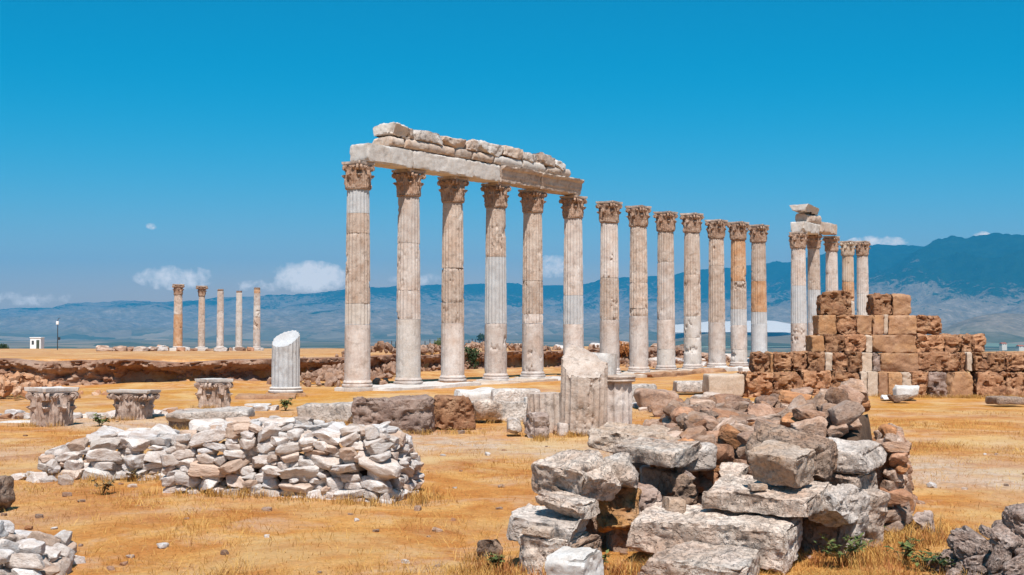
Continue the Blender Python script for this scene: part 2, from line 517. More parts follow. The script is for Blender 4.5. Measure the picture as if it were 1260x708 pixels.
def ground_mat():
    m, nt, b = new_mat('dry_ground')
    g = N(nt, 'ShaderNodeNewGeometry')
    pos = g.outputs['Position']
    sx = N(nt, 'ShaderNodeSeparateXYZ'); nt.links.new(pos, sx.inputs[0])
    x, y = sx.outputs[0], sx.outputs[1]
    n_big = noise(nt, pos, .22, 5, .6)
    n_mid = noise(nt, pos, 1.1, 8, .7, .3)
    n_fine = noise(nt, pos, 9, 8, .75)
    mp = N(nt, 'ShaderNodeMapping'); mp.inputs['Scale'].default_value = (9, 30, 9)
    nt.links.new(pos, mp.inputs[0])
    n_straw = noise(nt, mp.outputs[0], 2.2, 5, .75, .5)
    grass = ramp(nt, n_mid, [(.28, (.34, .115, .026)), (.45, (.49, .20, .052)), (.58, (.58, .29, .09)), (.75, (.66, .42, .185))])
    soil = ramp(nt, n_mid, [(.3, (.38, .20, .115)), (.5, (.49, .30, .195)), (.72, (.57, .41, .30))])
    vivid = ramp(nt, n_fine, [(.3, (.42, .18, .03)), (.7, (.60, .31, .06))])
    # bare soil patches
    fp = ramp(nt, n_big, [(.50, 0), (.66, 1)])
    col = mixc(nt, math_(nt, 'MULTIPLY', fp, .75), grass, soil)
    # trodden track running across: distance from the line y = 18.1 - 0.62 x
    d = math_(nt, 'ADD', math_(nt, 'ADD', y, math_(nt, 'MULTIPLY', x, .62)), -18.2)
    wob = math_(nt, 'MULTIPLY', math_(nt, 'SUBTRACT', noise(nt, pos, .5, 5, .6), .5), 3.2)
    d = math_(nt, 'ABSOLUTE', math_(nt, 'ADD', d, wob))
    track = ramp(nt, math_(nt, 'DIVIDE', d, 3.0), [(.25, 1), (.75, 0)])
    tcol = ramp(nt, n_fine, [(.3, (.43, .31, .225)), (.55, (.56, .43, .33)), (.75, (.64, .54, .45))])
    brk = ramp(nt, noise(nt, pos, 1.7, 7, .7), [(.36, .15), (.56, 1)])
    col = mixc(nt, math_(nt, 'MULTIPLY', math_(nt, 'MULTIPLY', track, brk), .85), col, tcol)
    # brighter golden grass at the foot of the earth bank
    gy = ramp(nt, math_(nt, 'DIVIDE', y, 60.0), [(.40, 0), (.47, 1), (.58, 1), (.66, .25)])
    fv = ramp(nt, noise(nt, pos, .33, 5, .6), [(.38, 0), (.55, 1)])
    col = mixc(nt, math_(nt, 'MULTIPLY', math_(nt, 'MULTIPLY', gy, fv), .75), col, vivid)
    fary = ramp(nt, math_(nt, 'DIVIDE', y, 100.0), [(.40, 0), (.60, 1)])
    col = mixc(nt, math_(nt, 'MULTIPLY', fary, .6), col, ramp(nt, n_mid, [(.3, (.34, .16, .07)), (.5, (.45, .245, .12)), (.7, (.53, .33, .185))]))
    # straw streaks and grit
    col = mixc(nt, .6, col, ramp(nt, n_straw, [(.28, .42), (.5, 1.0), (.75, 1.4)]), 'MULTIPLY')
    col = mixc(nt, .6, col, ramp(nt, n_fine, [(.25, .55), (.5, 1.0), (.8, 1.25)]), 'MULTIPLY')
    col = mixc(nt, .55, col, ramp(nt, noise(nt, pos, 38, 5, .75), [(.3, .45), (.5, 1.0), (.75, 1.3)]), 'MULTIPLY')
    blot = ramp(nt, noise(nt, pos, .75, 6, .72, .4), [(.52, 0), (.66, 1)])
    col = mixc(nt, math_(nt, 'MULTIPLY', blot, .55), col, (.60, .42, .29))
    pale = ramp(nt, noise(nt, pos, .42, 7, .7, .6), [(.50, 0), (.62, 1)])
    col = mixc(nt, math_(nt, 'MULTIPLY', pale, .55), col, mixc(nt, n_straw, (.52, .33, .13), (.74, .56, .30)))
    rusty = ramp(nt, noise(nt, pos, .62, 6, .7, .5), [(.54, 0), (.70, 1)])
    col = mixc(nt, math_(nt, 'MULTIPLY', rusty, .5), col, (.42, .165, .055))
    # far valley: fields and scrub
    cell = N(nt, 'ShaderNodeTexVoronoi'); cell.inputs['Scale'].default_value = .011
    mpv = N(nt, 'ShaderNodeMapping'); mpv.inputs['Rotation'].default_value = (0, 0, .5); mpv.inputs['Scale'].default_value = (1, .45, 1)
    nt.links.new(pos, mpv.inputs[0]); nt.links.new(mpv.outputs[0], cell.inputs['Vector'])
    sc = N(nt, 'ShaderNodeSeparateColor'); nt.links.new(cell.outputs['Color'], sc.inputs[0])
    fields = ramp(nt, sc.outputs[0], [(0, (.03, .06, .03)), (.25, (.20, .16, .11)), (.4, (.05, .075, .04)), (.6, (.11, .11, .07)), (.8, (.28, .22, .15)), (1, (.06, .08, .05))])
    far = ramp(nt, math_(nt, 'DIVIDE', y, 1000.0), [(.25, 0), (.5, 1)])
    col = mixc(nt, far, col, fields)
    nt.links.new(col, b.inputs['Base Color'])
    b.inputs['Roughness'].default_value = .95
    b.inputs['Specular IOR Level'].default_value = .1
    bp = N(nt, 'ShaderNodeBump'); bp.inputs['Strength'].default_value = .8; bp.inputs['Distance'].default_value = .03
    h = math_(nt, 'ADD', math_(nt, 'MULTIPLY', n_straw, .6), n_fine)
    nt.links.new(h, bp.inputs['Height']); nt.links.new(bp.outputs[0], b.inputs['Normal'])
    return m

gv, gf = build_ground()
o = link('ground', make_mesh('ground', gv, gf, ground_mat()))
o['kind'] = 'structure'

# ---- mountains beyond the valley
SKY_U = [-500, -200, 0, 60, 150, 250, 330, 440, 540, 620, 700, 800, 880, 950, 1000, 1060, 1120, 1180, 1230, 1290, 1500, 1800]
SKY_V = [396, 392, 385, 378, 373, 371, 362, 358, 352, 347, 346, 341, 335, 328, 320, 309, 302, 295, 294, 297, 300, 310]

def build_mountains():
    us = np.linspace(-600, 1900, 700)
    ys = np.concatenate([np.linspace(4300, 8500, 90), np.linspace(8560, 14500, 130)])
    a = (us - 630) / F
    crest_v = np.interp(us, SKY_U, SKY_V)
    yc = 12800 - 2500 * sstep(850, 1150, us) + 500 * np.sin(us * .013)
    zc = (405 - crest_v) / F * yc + 1.75
    U, Y = np.meshgrid(us, ys)
    X = a[None, :] * Y
    P = np.stack([X.ravel(), Y.ravel(), 0 * X.ravel()], 1)
    yf = (6900 - 1700 * sstep(800, 1150, us))[None, :] + 0 * Y
    t = np.clip((Y - yf) / (yc[None, :] - yf), 0, 2)
    up = np.where(t < 1, t ** 1.35, 1 - (t - 1) * .8)
    n = fbm(P / 1900, 5, 31, .55).reshape(X.shape)
    r = (1 - np.abs(fbm(P / 1300 + 5, 5, 37, .5)).reshape(X.shape) * 2.6)
    z = -62 + 6 * n
    rise = (zc[None, :] + 62) * up
    carve = np.clip(t, 0, 1) * (1 - np.clip(t, 0, 1) * .82)
    z = z + rise * (1 + .55 * (n - .1) * (1 - sstep(.75, 1.0, t))) + (r - .55) * 430 * carve * np.clip((zc[None, :] + 62) / 500, .3, 1.5)
    z += 46 * fbm(P / 520, 5, 44, .6).reshape(X.shape) * sstep(0, .25, t)
    # low wooded hills in front on the right
    def hill(uc, yc_, su, sy, top):
        return top * np.exp(-((U - uc) / su) ** 2 - ((Y - yc_) / sy) ** 2)
    z += hill(1215, 4900, 75, 420, 98) + hill(1330, 5300, 110, 500, 120) + hill(885, 5000, 60, 380, 46) + hill(1010, 5200, 60, 420, 50)
    v = np.stack([X, Y, z], -1).reshape(-1, 3)
    h, w = X.shape
    i = np.arange(h - 1)[:, None] * w + np.arange(w - 1)[None, :]
    f = np.stack([i, i + 1, i + w + 1, i + w], -1).reshape(-1, 4)
    return v, f

def mountain_mat():
    m, nt, b = new_mat('wooded_hills')
    g = N(nt, 'ShaderNodeNewGeometry')
    pos = g.outputs['Position']
    sx = N(nt, 'ShaderNodeSeparateXYZ'); nt.links.new(pos, sx.inputs[0])
    n1 = noise(nt, pos, .0013, 10, .70, .5)
    n2 = noise(nt, pos, .011, 7, .8)
    soil = ramp(nt, n2, [(.3, (.08, .075, .06)), (.5, (.19, .155, .12)), (.75, (.40, .315, .25))])
    wood = ramp(nt, n2, [(.3, (.008, .028, .024)), (.6, (.018, .045, .032)), (.8, (.05, .075, .045))])
    hz = math_(nt, 'MULTIPLY', math_(nt, 'MAXIMUM', math_(nt, 'SUBTRACT', sx.outputs[2], 120.0), -60.0), 1 / 1150.0)
    n3 = noise(nt, pos, .035, 5, .8)
    f = ramp(nt, math_(nt, 'ADD', math_(nt, 'ADD', n1, hz), math_(nt, 'ADD', math_(nt, 'MULTIPLY', math_(nt, 'SUBTRACT', n2, .5), .8), math_(nt, 'MULTIPLY', math_(nt, 'SUBTRACT', n3, .5), .55))), [(.58, 0), (.68, 1)])
    col = mixc(nt, f, soil, wood)
    # fields on the low flat ground
    cell = N(nt, 'ShaderNodeTexVoronoi'); cell.inputs['Scale'].default_value = .0055
    mpv = N(nt, 'ShaderNodeMapping'); mpv.inputs['Scale'].default_value = (1, .5, 1)
    nt.links.new(pos, mpv.inputs[0]); nt.links.new(mpv.outputs[0], cell.inputs['Vector'])
    sc = N(nt, 'ShaderNodeSeparateColor'); nt.links.new(cell.outputs['Color'], sc.inputs[0])
    fields = ramp(nt, sc.outputs[0], [(0, (.03, .06, .035)), (.2, (.22, .17, .12)), (.4, (.05, .075, .04)), (.6, (.12, .12, .075)), (.8, (.30, .235, .17)), (1, (.06, .08, .05))])
    low = ramp(nt, math_(nt, 'ADD', math_(nt, 'DIVIDE', sx.outputs[2], 200.0), math_(nt, 'MULTIPLY', n1, 1.0)), [(.30, 1), (.6, 0)])
    col = mixc(nt, math_(nt, 'MULTIPLY', low, .8), col, fields)
    nt.links.new(col, b.inputs['Base Color'])
    b.inputs['Roughness'].default_value = 1
    b.inputs['Specular IOR Level'].default_value = 0
    bp = N(nt, 'ShaderNodeBump'); bp.inputs['Strength'].default_value = 1; bp.inputs['Distance'].default_value = 30
    nt.links.new(noise(nt, pos, .006, 7, .7), bp.inputs['Height']); nt.links.new(bp.outputs[0], b.inputs['Normal'])
    return m

mv, mf = build_mountains()
o = link('mountains', make_mesh('mountains', mv, mf, mountain_mat()))
o['kind'] = 'structure'

# white travertine terraces at the foot of the mountains
def terraces():
    us = np.linspace(815, 985, 90)
    mb = MB()
    rows = np.linspace(0, 1, 24)
    V = []
    for i, t in enumerate(rows):
        y = 5900 + 650 * t
        vv = 409 - 13.5 * t ** .8
        for u in us:
            e = min(1, (u - 815) / 60, (985 - u) / 30)
            w = vnoise(np.array([[u * .05, t * 3, 0]]))[0]
            p = at(u, vv + 6 * (1 - max(0, e)) * (t > .3) + w * 1.2 * t, y)
            V.append(p[:])
    w = len(us)
    f = [(i * w + j, i * w + j + 1, (i + 1) * w + j + 1, (i + 1) * w + j) for i in range(len(rows) - 1) for j in range(w - 1)]
    V = np.array(V)
    n = len(V)
    low = V + np.array([0, 60, -45])
    return np.concatenate([V, low]), f + [tuple(n + k for k in reversed(q)) for q in f]
tv, tf = terraces()
o = link('travertine_hillside', make_mesh('travertine_hillside', tv, tf, M['white_block']))
o['kind'] = 'structure'

# ---- the cut earth bank: rough, undercut face
def build_bank():
    s_pts = SCARP[(SCARP[:, 0] > -30) & (SCARP[:, 0] < 32)]
    xs = np.concatenate([np.linspace(-30, 16, 900), np.linspace(16.1, 31, 120)])
    nz = 26
    rows = []
    for k in range(nz + 1):
        t = k / nz
        y0 = scarp_y(xs)
        P = np.stack([xs * 1.0, y0, np.full_like(xs, t * .9)], 1)
        base = ground_z(xs, y0 - .45) - .12
        top = ground_z(xs, y0 + .75) + .015
        z = base + (top - base) * min(1, t * 1.02)
        big = fbm(P * np.array([.45, .45, .3]), 3, 71)
        und = (.10 + .62 * sstep(-.1, .35, big)) * math.sin(math.pi * min(1, t / .8)) ** 1.0 * (1 if t < .8 else 0.6)
        ruff = .46 * fbm(P * np.array([1.7, 1.7, 3.0]), 4, 75, .6) + .22 * fbm(P * np.array([6, 6, 9]), 3, 78, .6)
        lip = -.10 * sstep(.55, .9, t)
        y = y0 - .22 + und + ruff * (1 if k < nz else .6) + lip + .25 * t * (big < -.1)
        lowf = fbm(np.stack([xs * .16, 0 * xs, 0 * xs], 1), 3, 83)
        y = y - .40 * sstep(.05, .35, lowf) * (1 - t) ** 1.4
        if k == nz:
            y = y + .9
        rows.append(np.stack([xs, y, z + .04 * fbm(P * 4, 3, 80) * (0 < k < nz) - .12 * t * np.maximum(0, fbm(np.stack([xs * .55, 0 * xs, 0 * xs + 4], 1), 3, 84) + .05)], 1))
    v = np.concatenate(rows)
    w = len(xs)
    i = np.arange(nz)[:, None] * w + np.arange(w - 1)[None, :]
    f = np.stack([i, i + 1, i + w + 1, i + w], -1).reshape(-1, 4)
    return v, f
bv, bf = build_bank()
o = link('earth_bank', make_mesh('earth_bank', bv, bf, M['earth_bank'], 40))
o['kind'] = 'structure'

# ------------------------------------------------------------------ columns
def drum_verts(z0, z1, ra, rb, Htot, flutes=20, depth=.07, per=8, dz=.055, seed=0, chips=.5, cable=False, cut=None, cutlow=None, theta=None):
    """a fluted drum from z0 to z1; ra, rb radii of the whole shaft at its foot and head"""
    nt_ = flutes * per
    rows = max(4, int((z1 - z0) / dz))
    th = np.arange(nt_) / nt_ * 2 * math.pi
    zs = np.linspace(z0, z1, rows + 1)
    T, Z = np.meshgrid(th, zs)
    fr = np.clip(Z / Htot, 0, 1)
    R = ra + (rb - ra) * fr ** 1.5
    ph = (T * flutes / (2 * math.pi)) % 1.0
    x = np.clip((ph - .09) / .82, 0, 1)
    prof = np.sqrt(np.maximum(0, 1 - (2 * x - 1) ** 2))
    dep = depth * R * (.22 if cable else 1.0)
    P = np.stack([R * np.cos(T), R * np.sin(T), Z], -1).reshape(-1, 3)
    off = np.random.default_rng(seed).uniform(-30, 30, 3)
    wear = sstep(.15, .5, fbm(P * 1.7 + off, 3, seed)).reshape(T.shape)
    r = R - dep * prof * (1 - .6 * wear)
    # chipped joints and random scars
    e = np.minimum(Z - z0, z1 - Z)
    nz_ = fbm(P * np.array([4.5, 4.5, 4.5]) + off, 4, seed + 2, .6).reshape(T.shape)
    r -= chips * .10 * np.maximum(0, nz_ + .05) * np.exp(-(e / .05) ** 2)
    n2 = fbm(P * 2.6 + off * 2, 4, seed + 8, .6).reshape(T.shape)
    r -= chips * .055 * sstep(.31, .37, n2) * (1 + 1.2 * fbm(P * 13 + off, 3, seed + 6).reshape(T.shape))
    r += .004 * fbm(P * 14 + off, 3, seed + 4).reshape(T.shape)
    v = np.stack([r * np.cos(T), r * np.sin(T), Z], -1).reshape(-1, 3)
    v = np.concatenate([v, [[0, 0, z0], [0, 0, z1]]])
    n = nt_
    i = np.arange(rows)[:, None] * n + np.arange(n)[None, :]
    j = np.arange(rows)[:, None] * n + (np.arange(n)[None, :] + 1) % n
    f = np.stack([i, j, j + n, i + n], -1).reshape(-1, 4).tolist()
    c0 = len(v) - 2
    for k in range(n):
        f.append((c0, (k + 1) % n, k))
        f.append((c0 + 1, rows * n + k, rows * n + (k + 1) % n))
    if cut is not None:
        zc = cut(v)
        v[:, 2] = np.minimum(v[:, 2], np.maximum(zc, z0 + .01))
    if cutlow is not None:
        v[:, 2] = np.maximum(v[:, 2], cutlow(v))
    return v, f

def leaf_shape(rbell, h, w, out, seed):
    """an acanthus leaf hugging the bell and curling outward at its tip"""
    rng = random.Random(seed)
    rows, cols = 11, 7
    V, Fc = [], []
    for side in (0, 1):
        for i in range(rows + 1):
            t = i / rows
            lob = 1 + .20 * math.sin(t * 16) * (t > .1)
            ww = w * (1.0 - .35 * t) * lob * (1 if t < .8 else max(.55, 1 - (t - .8) * 2.4))
            if t < .72:
                z = h * t / .78; r = rbell(z) + .012 + .02 * t
            else:
                s = (t - .72) / .28
                ang = s * 2.7
                z = h * .72 / .78 + (h * .13) * math.sin(ang)
                r = rbell(h * .9) + .03 + out * (1 - math.cos(ang)) * .55
            for j in range(cols):
                c = j / (cols - 1) * 2 - 1
                rr = r + .03 * (1 - c * c) + .012 * math.cos(c * 9) - side * (.075 if t > .5 else .05)
                V.append((rr, c * ww / 2, z - side * .07 * max(0, t - .65) / .35))
    m = (rows + 1) * cols
    for i in range(rows):
        for j in range(cols - 1):
            a = i * cols + j
            Fc.append((a, a + 1, a + cols + 1, a + cols))
            Fc.append((m + a, m + a + cols, m + a + cols + 1, m + a + 1))
        a = i * cols
        Fc.append((a, a + cols, m + a + cols, m + a))
        a = i * cols + cols - 1
        Fc.append((a, m + a, m + a + cols, a + cols))
    a = rows * cols
    for j in range(cols - 1):
        Fc.append((a + j, a + j + 1, m + a + j + 1, m + a + j))
    return np.array(V), Fc

def spiral_disc(r, t):
    prof = [(.001, -t / 2), (r * .95, -t / 2), (r, -t * .3), (r, t * .3), (r * .95, t / 2), (r * .75, t / 2), (r * .7, t * .3), (r * .45, t * .3), (r * .4, t / 2), (.001, t * .62)]
    return lathe(prof, 18)

def capital_parts(h, r0, wa, seed=0, broken=0.0, yaw=0.0):
    mb = MB()
    rt = wa * .44
    ha = h * .13
    def bell(z):
        t = max(0, min(1, z / (h - ha)))
        return r0 * (.98 + .04 * t) + (rt - r0) * max(0, (t - .45) / .55) ** 2.2
    prof = [(r0 * 1.06, 0), (r0 * 1.10, .02 * h), (r0 * 1.10, .045 * h), (r0 * 1.04, .065 * h)]
    prof += [(bell(z), z) for z in np.linspace(.08 * h, h - ha, 12)]
    mb.add(*lathe(prof, 40))
    for row, (hh, w, out, a0) in enumerate(((.45 * h, r0 * .74, h * .10, 0), (.72 * h, r0 * .72, h * .10, math.pi / 8))):
        for k in range(8):
            v, f = leaf_shape(bell, hh, w, out, seed + k)
            v = v + np.array([0, 0, .06 * h])
            mb.add(xform(v, rot=(0, 0, a0 + k * math.pi / 4)), f)
    for k in range(4):                      # corner volutes with their stalks
        a = math.pi / 4 + k * math.pi / 2
        R = wa * .60
        zc = h - ha - .085 * h
        for s in (-1, 1):
            v, f = spiral_disc(h * .105, h * .085)
            v = xform(v, rot=(math.pi / 2, 0, 0))
            v = xform(v, (R, s * h * .05, zc), (0, 0, s * .25))
            mb.add(xform(v, rot=(0, 0, a)), f)
            pts = []
            for t in np.linspace(0, 1, 7):
                an = a + s * (math.pi / 8) * (1 - t)
                rr = bell(h * .6) + .02 + (R - bell(h * .6)) * t ** 1.6
                pts.append((rr * math.cos(an), rr * math.sin(an), h * .55 + (zc + h * .06 - h * .55) * t ** .7))
            mb.add(*tube(pts, [h * .04] * 7, 7))
        # inner helices and the flower on each face
        a2 = k * math.pi / 2
        for s in (-1, 1):
            v, f = spiral_disc(h * .07, h * .06)
            v = xform(v, rot=(0, math.pi / 2, 0))
            mb.add(xform(xform(v, (rt * .98, s * h * .085, zc + h * .0)), rot=(0, 0, a2)), f)
    v = mb.verts()
    off = np.random.default_rng(seed).uniform(-30, 30, 3)
    rr = np.linalg.norm(v[:, :2], axis=1, keepdims=True) + 1e-6
    nn = np.concatenate([v[:, :2] / rr, 0 * rr], 1)
    v = v + nn * (.035 * fbm(v * 5 + off, 3, seed) + .034 * fbm(v * 13 + off, 3, seed + 2, .6))[:, None]
    lim = r0 * 1.02 + (1 - broken * sstep(.0, .3, fbm(v * 2.2 + off, 2, seed + 5))) * wa     # sides broken away
    rr = np.linalg.norm(v[:, :2], axis=1)
    sc = np.minimum(1, lim / np.maximum(rr, 1e-6))
    v[:, :2] *= sc[:, None]
    # abacus: square slab with hollow sides and clipped corners
    pts = []
    hw = wa * .5 * 1.08
    for k in range(4):
        for t in np.linspace(-.9, .9, 11):
            x = hw * (1 - .20 * (1 - (t / .9) ** 2))
            y = t * hw
            c, s = math.cos(k * math.pi / 2), math.sin(k * math.pi / 2)
            pts.append((x * c - y * s, x * s + y * c))
    n = len(pts)
    V, Fc = [], []
    lev = [(-.0, .90), (.25, .93), (.30, 1.0), (.75, 1.03), (1.0, 1.03)]
    for zz, sc_ in lev:
        for (x, y) in pts:
            V.append((x * sc_, y * sc_, h - ha + ha * zz))
    for i in range(len(lev) - 1):
        for j in range(n):
            j2 = (j + 1) % n
            Fc.append((i * n + j, i * n + j2, (i + 1) * n + j2, (i + 1) * n + j))
    V.append((0, 0, h)); V.append((0, 0, h - ha))
    for j in range(n):
        Fc.append((len(V) - 2, (len(lev) - 1) * n + j, (len(lev) - 1) * n + (j + 1) % n))
        Fc.append((len(V) - 1, (j + 1) % n, j))
    V = np.array(V)
    V[:, :2] *= (1 - .10 * np.maximum(0, fbm(V * 4 + off, 3, seed + 9) + .1) - broken * .3 * np.maximum(0, fbm(V * 1.6 + off, 2, seed + 10)))[:, None]
    V[:, 2] += .01 * fbm(V * 6 + off, 2, seed + 3)
    return (xform(v, rot=(0, 0, yaw)), mb.f), (xform(V, rot=(0, 0, yaw)), Fc)

LINE_YAW = math.atan2(1.973, 1.3497)       # direction of the colonnade

def column(name, x, y, z0, H, r_foot, r_head, drums, label, group, seed, hc=.80, wa=.92, cap_mat='capital_marble',
           base=True, capital=True, per=8, broken=.12, base_mat='pink_marble', chips=.5, yaw=LINE_YAW, bare_top=False):
    root = tag(empty(name, (x, y, z0)), label, 'column', group)
    hb = .20 if base else 0
    if base:
        b = MB()
        r = r_foot
        b.add(*lathe([(r * 1.05, .0), (r * 1.17, .015), (r * 1.20, .045), (r * 1.17, .08), (r * 1.06, .092), (r * 1.04, .105), (r * 1.10, .12), (r * 1.11, .14), (r * 1.06, .165), (r * 1.01, .20)], 56))
        v = b.verts()
        v += .006 * fbm(v * 7 + seed, 3, seed)[:, None]
        link('base', make_mesh('base', v, b.f, M[base_mat], 40), root)
        pv, pf = block_verts((r * 2.5, r * 2.5, .14), .06, .02, .012, .008, cuts=3, cutd=.3, seed=seed + 3)
        link('plinth', make_mesh('plinth', pv, pf, M['orange_travertine' if seed % 3 == 0 else 'pale_marble'], 38), root, (0, 0, -.066), (0, 0, yaw))
    zs0, zs1 = hb, H - (hc if capital else 0)
    Ls = zs1 - zs0
    prev = 0.0
    for i, dspec in enumerate(drums):
        frac, mat = dspec[0], dspec[1]
        cable = len(dspec) > 2 and dspec[2]
        ch = dspec[3] if len(dspec) > 3 else chips
        a, b_ = zs0 + Ls * prev, zs0 + Ls * frac
        v, f = drum_verts(a - zs0 + (.003 if i else 0), b_ - zs0 - .003, r_foot, r_head, Ls, seed=seed * 31 + i, cable=cable, chips=ch, per=per)
        v[:, 2] += zs0
        link('drum', make_mesh('drum', v, f, M[mat], 50), root)
        prev = frac
    if capital:
        (cv, cf), (av, af) = capital_parts(hc, r_head, wa, seed, broken, yaw)
        cap = link('capital', make_mesh('capital', cv, cf, M[cap_mat], 45), root, (0, 0, H - hc))
        link('abacus', make_mesh('abacus', av, af, M['tan_marble'], 40), cap)
    return root

T_, P_, G_, W_, O_ = 'tan_marble', 'pink_marble', 'grey_marble', 'pale_marble', 'orange_marble'
# u, v of the capital top, depth, drums (top fraction, stone, filled flutes, damage), label
COLS = [
 (440, 200, 34.8, [(.29, P_, 1, .2), (.40, W_, 0, .4), (.77, T_, 0, .5), (.875, T_, 0, .4), (1, G_, 0, .2)],
  'tall pale fluted column with grey top drum at the left end of the long beam', 1),
 (502.5, 210, 36.7, [(.32, W_, 1, .2), (.48, P_, 0, .9), (.74, P_, 0, .4), (1, P_, 0, .3)],
  'second column from the left end of the long beam, brown scar at mid shaft', 2),
 (557, 219, 38.5, [(.30, P_, 1, .2), (.42, T_, 0, .5), (.62, T_, 0, 1.0), (1, T_, 0, .4)],
  'third column under the long beam, cracked rough drum just above its middle', 3),
 (610, 226.5, 40.2, [(.30, P_, 1, .6), (.70, G_, 0, .15), (1, T_, 0, .6)],
  'column under the long beam with a long light grey restored drum at mid shaft', 4),
 (655.5, 234, 42.0, [(.30, P_, 1, .7), (.36, P_, 0, .4), (.57, T_, 0, .5), (1, T_, 0, .3)],
  'fifth column under the long beam, plain tan, chip low on its left side', 5),
 (705.5, 242, 43.7, [(.30, P_, 1, .2), (.49, G_, 0, .2), (1, P_, 0, .4)],
  'last column at the right end of the long beam, short grey drum low down', 6),
 (750, 248.5, 45.6, [(.33, P_, 1, .2), (.62, T_, 0, .7), (1, 'pink_marble', 0, .9)],
  'free column just right of the long beam, tallest of the beamless ones', 7),
 (786, 254, 47.2, [(.36, P_, 1, .3), (.415, T_, 0, .8), (.60, T_, 0, .6), (1, T_, 0, .3)],
  'free column with a darker thin drum band two fifths up its shaft', 8),
 (819.5, 261, 49.2, [(.12, W_, 1, .2), (.34, P_, 1, .3), (.77, P_, 0, .3), (1, T_, 0, .6)],
  'free column with pale short foot drum and a chipped upper joint', 9),
 (852, 263, 50.9, [(.20, W_, 1, .8), (.36, W_, 1, .7), (.68, T_, 0, .5), (1, T_, 0, .5)],
  'free column with a pale lower half broken by a slanting crack near its foot', 10),
 (882, 271, 52.6, [(.32, P_, 1, .3), (.78, T_, 0, .4), (1, T_, 0, .8)],
  'free column with an evenly tan shaft and a broken joint below its head', 11),
 (909, 273.5, 54.2, [(.10, W_, 1, .9), (.30, P_, 1, .5), (.43, G_, 0, .1), (.66, T_, 0, 1.0), (1, O_, 0, 1.1)],
  'badly broken free column with bright grey drum and brown gashes', 12),
 (934, 277, 55.7, [(.31, G_, 1, .1), (.41, G_, 0, .1), (.67, O_, 0, .3), (1, T_, 0, .4)],
  'free column at the right of the row, orange middle above a blue grey foot', 13),
 (983, 286, 60.0, [(.32, P_, 1, .9), (.66, G_, 0, .1), (1, P_, 0, .3)],
  'left column of the three under the short beam, long grey middle drum', 14),
 (1002, 287, 62.2, [(.32, P_, 1, .4), (.62, G_, 0, .15), (1, T_, 0, .4)],
  'middle column of the three under the short beam, tan above grey', 15),
 (1024, 291, 64.0, [(.34, P_, 1, .4), (1, P_, 0, .3)],
  'right column of the three under the short beam, plain pinkish shaft', 16),
 (1044, 297, 66.0, [(.30, P_, 1, .4), (.55, 'light_limestone', 0, 1.6), (.74, O_, 0, 1.3), (1, 'light_limestone', 0, 1.4)],
  'ragged pitted column of rough stone with an orange patch below its head', 17),
 (1062, 297, 67.5, [(.34, P_, 1, .3), (.62, W_, 0, .3), (.82, P_, 0, .4), (1, P_, 0, .5)],
  'rightmost column of the whole row, slim and pale pink', 18),
]
COLPOS = []
for (u, vt, y, drums, label, sd) in COLS:
    x = xat(u, y)
    zt = zat(vt, y)
    sc = 1.0
    rf = .372 if sd < 14 else (.40 if sd == 14 else .345)
    rh = rf * .865
    z0 = .10
    column('marble_column', x, y, z0, zt - z0, rf, rh, drums, label, 'Corinthian columns of the long colonnade', sd,
           wa=(.64 if sd == 1 else .71) if sd < 14 else .64, per=8 if y < 48 else 6, broken=.10 if sd not in (17, 12) else .35,
           cap_mat='light_limestone' if sd == 17 else 'capital_marble')
    COLPOS.append((x, y, zt))

# low footing slabs under the colonnade
rs = random.Random(5)
for k in range(17):
    (xa, ya, _), (xb, yb, _) = COLPOS[k], COLPOS[k + 1]
    L = math.hypot(xb - xa, yb - ya)
    yaw = math.atan2(yb - ya, xb - xa)
    if k in (12,): continue
    block('footing_slab', (L * .97, 1.7 + rs.uniform(-.15, .15), .26), ((xa + xb) / 2 + .2, (ya + yb) / 2 - .14, -.055 + rs.uniform(-.02, .02)), (rs.uniform(-.01, .01), 0, yaw),
          M[rs.choice(['pale_marble', 'light_limestone', 'orange_travertine', 'pale_marble'])],
          'low footing slab between the %s and %s columns of the colonnade counted from the left' % (
              ['first', 'second', 'third', 'fourth', 'fifth', 'sixth', 'seventh', 'eighth', 'ninth', 'tenth', 'eleventh', 'twelfth', 'thirteenth', 'fourteenth', 'fifteenth', 'sixteenth', 'seventeenth', 'eighteenth'][k],
              ['first', 'second', 'third', 'fourth', 'fifth', 'sixth', 'seventh', 'eighth', 'ninth', 'tenth', 'eleventh', 'twelfth', 'thirteenth', 'fourteenth', 'fifteenth', 'sixteenth', 'seventeenth', 'eighteenth'][k + 1]),
          'footing slab', 'footing slabs under the colonnade', res=.09, rnd=.03, warp=.04, rough=.015, cuts=4, cutd=.4, seed=300 + k)

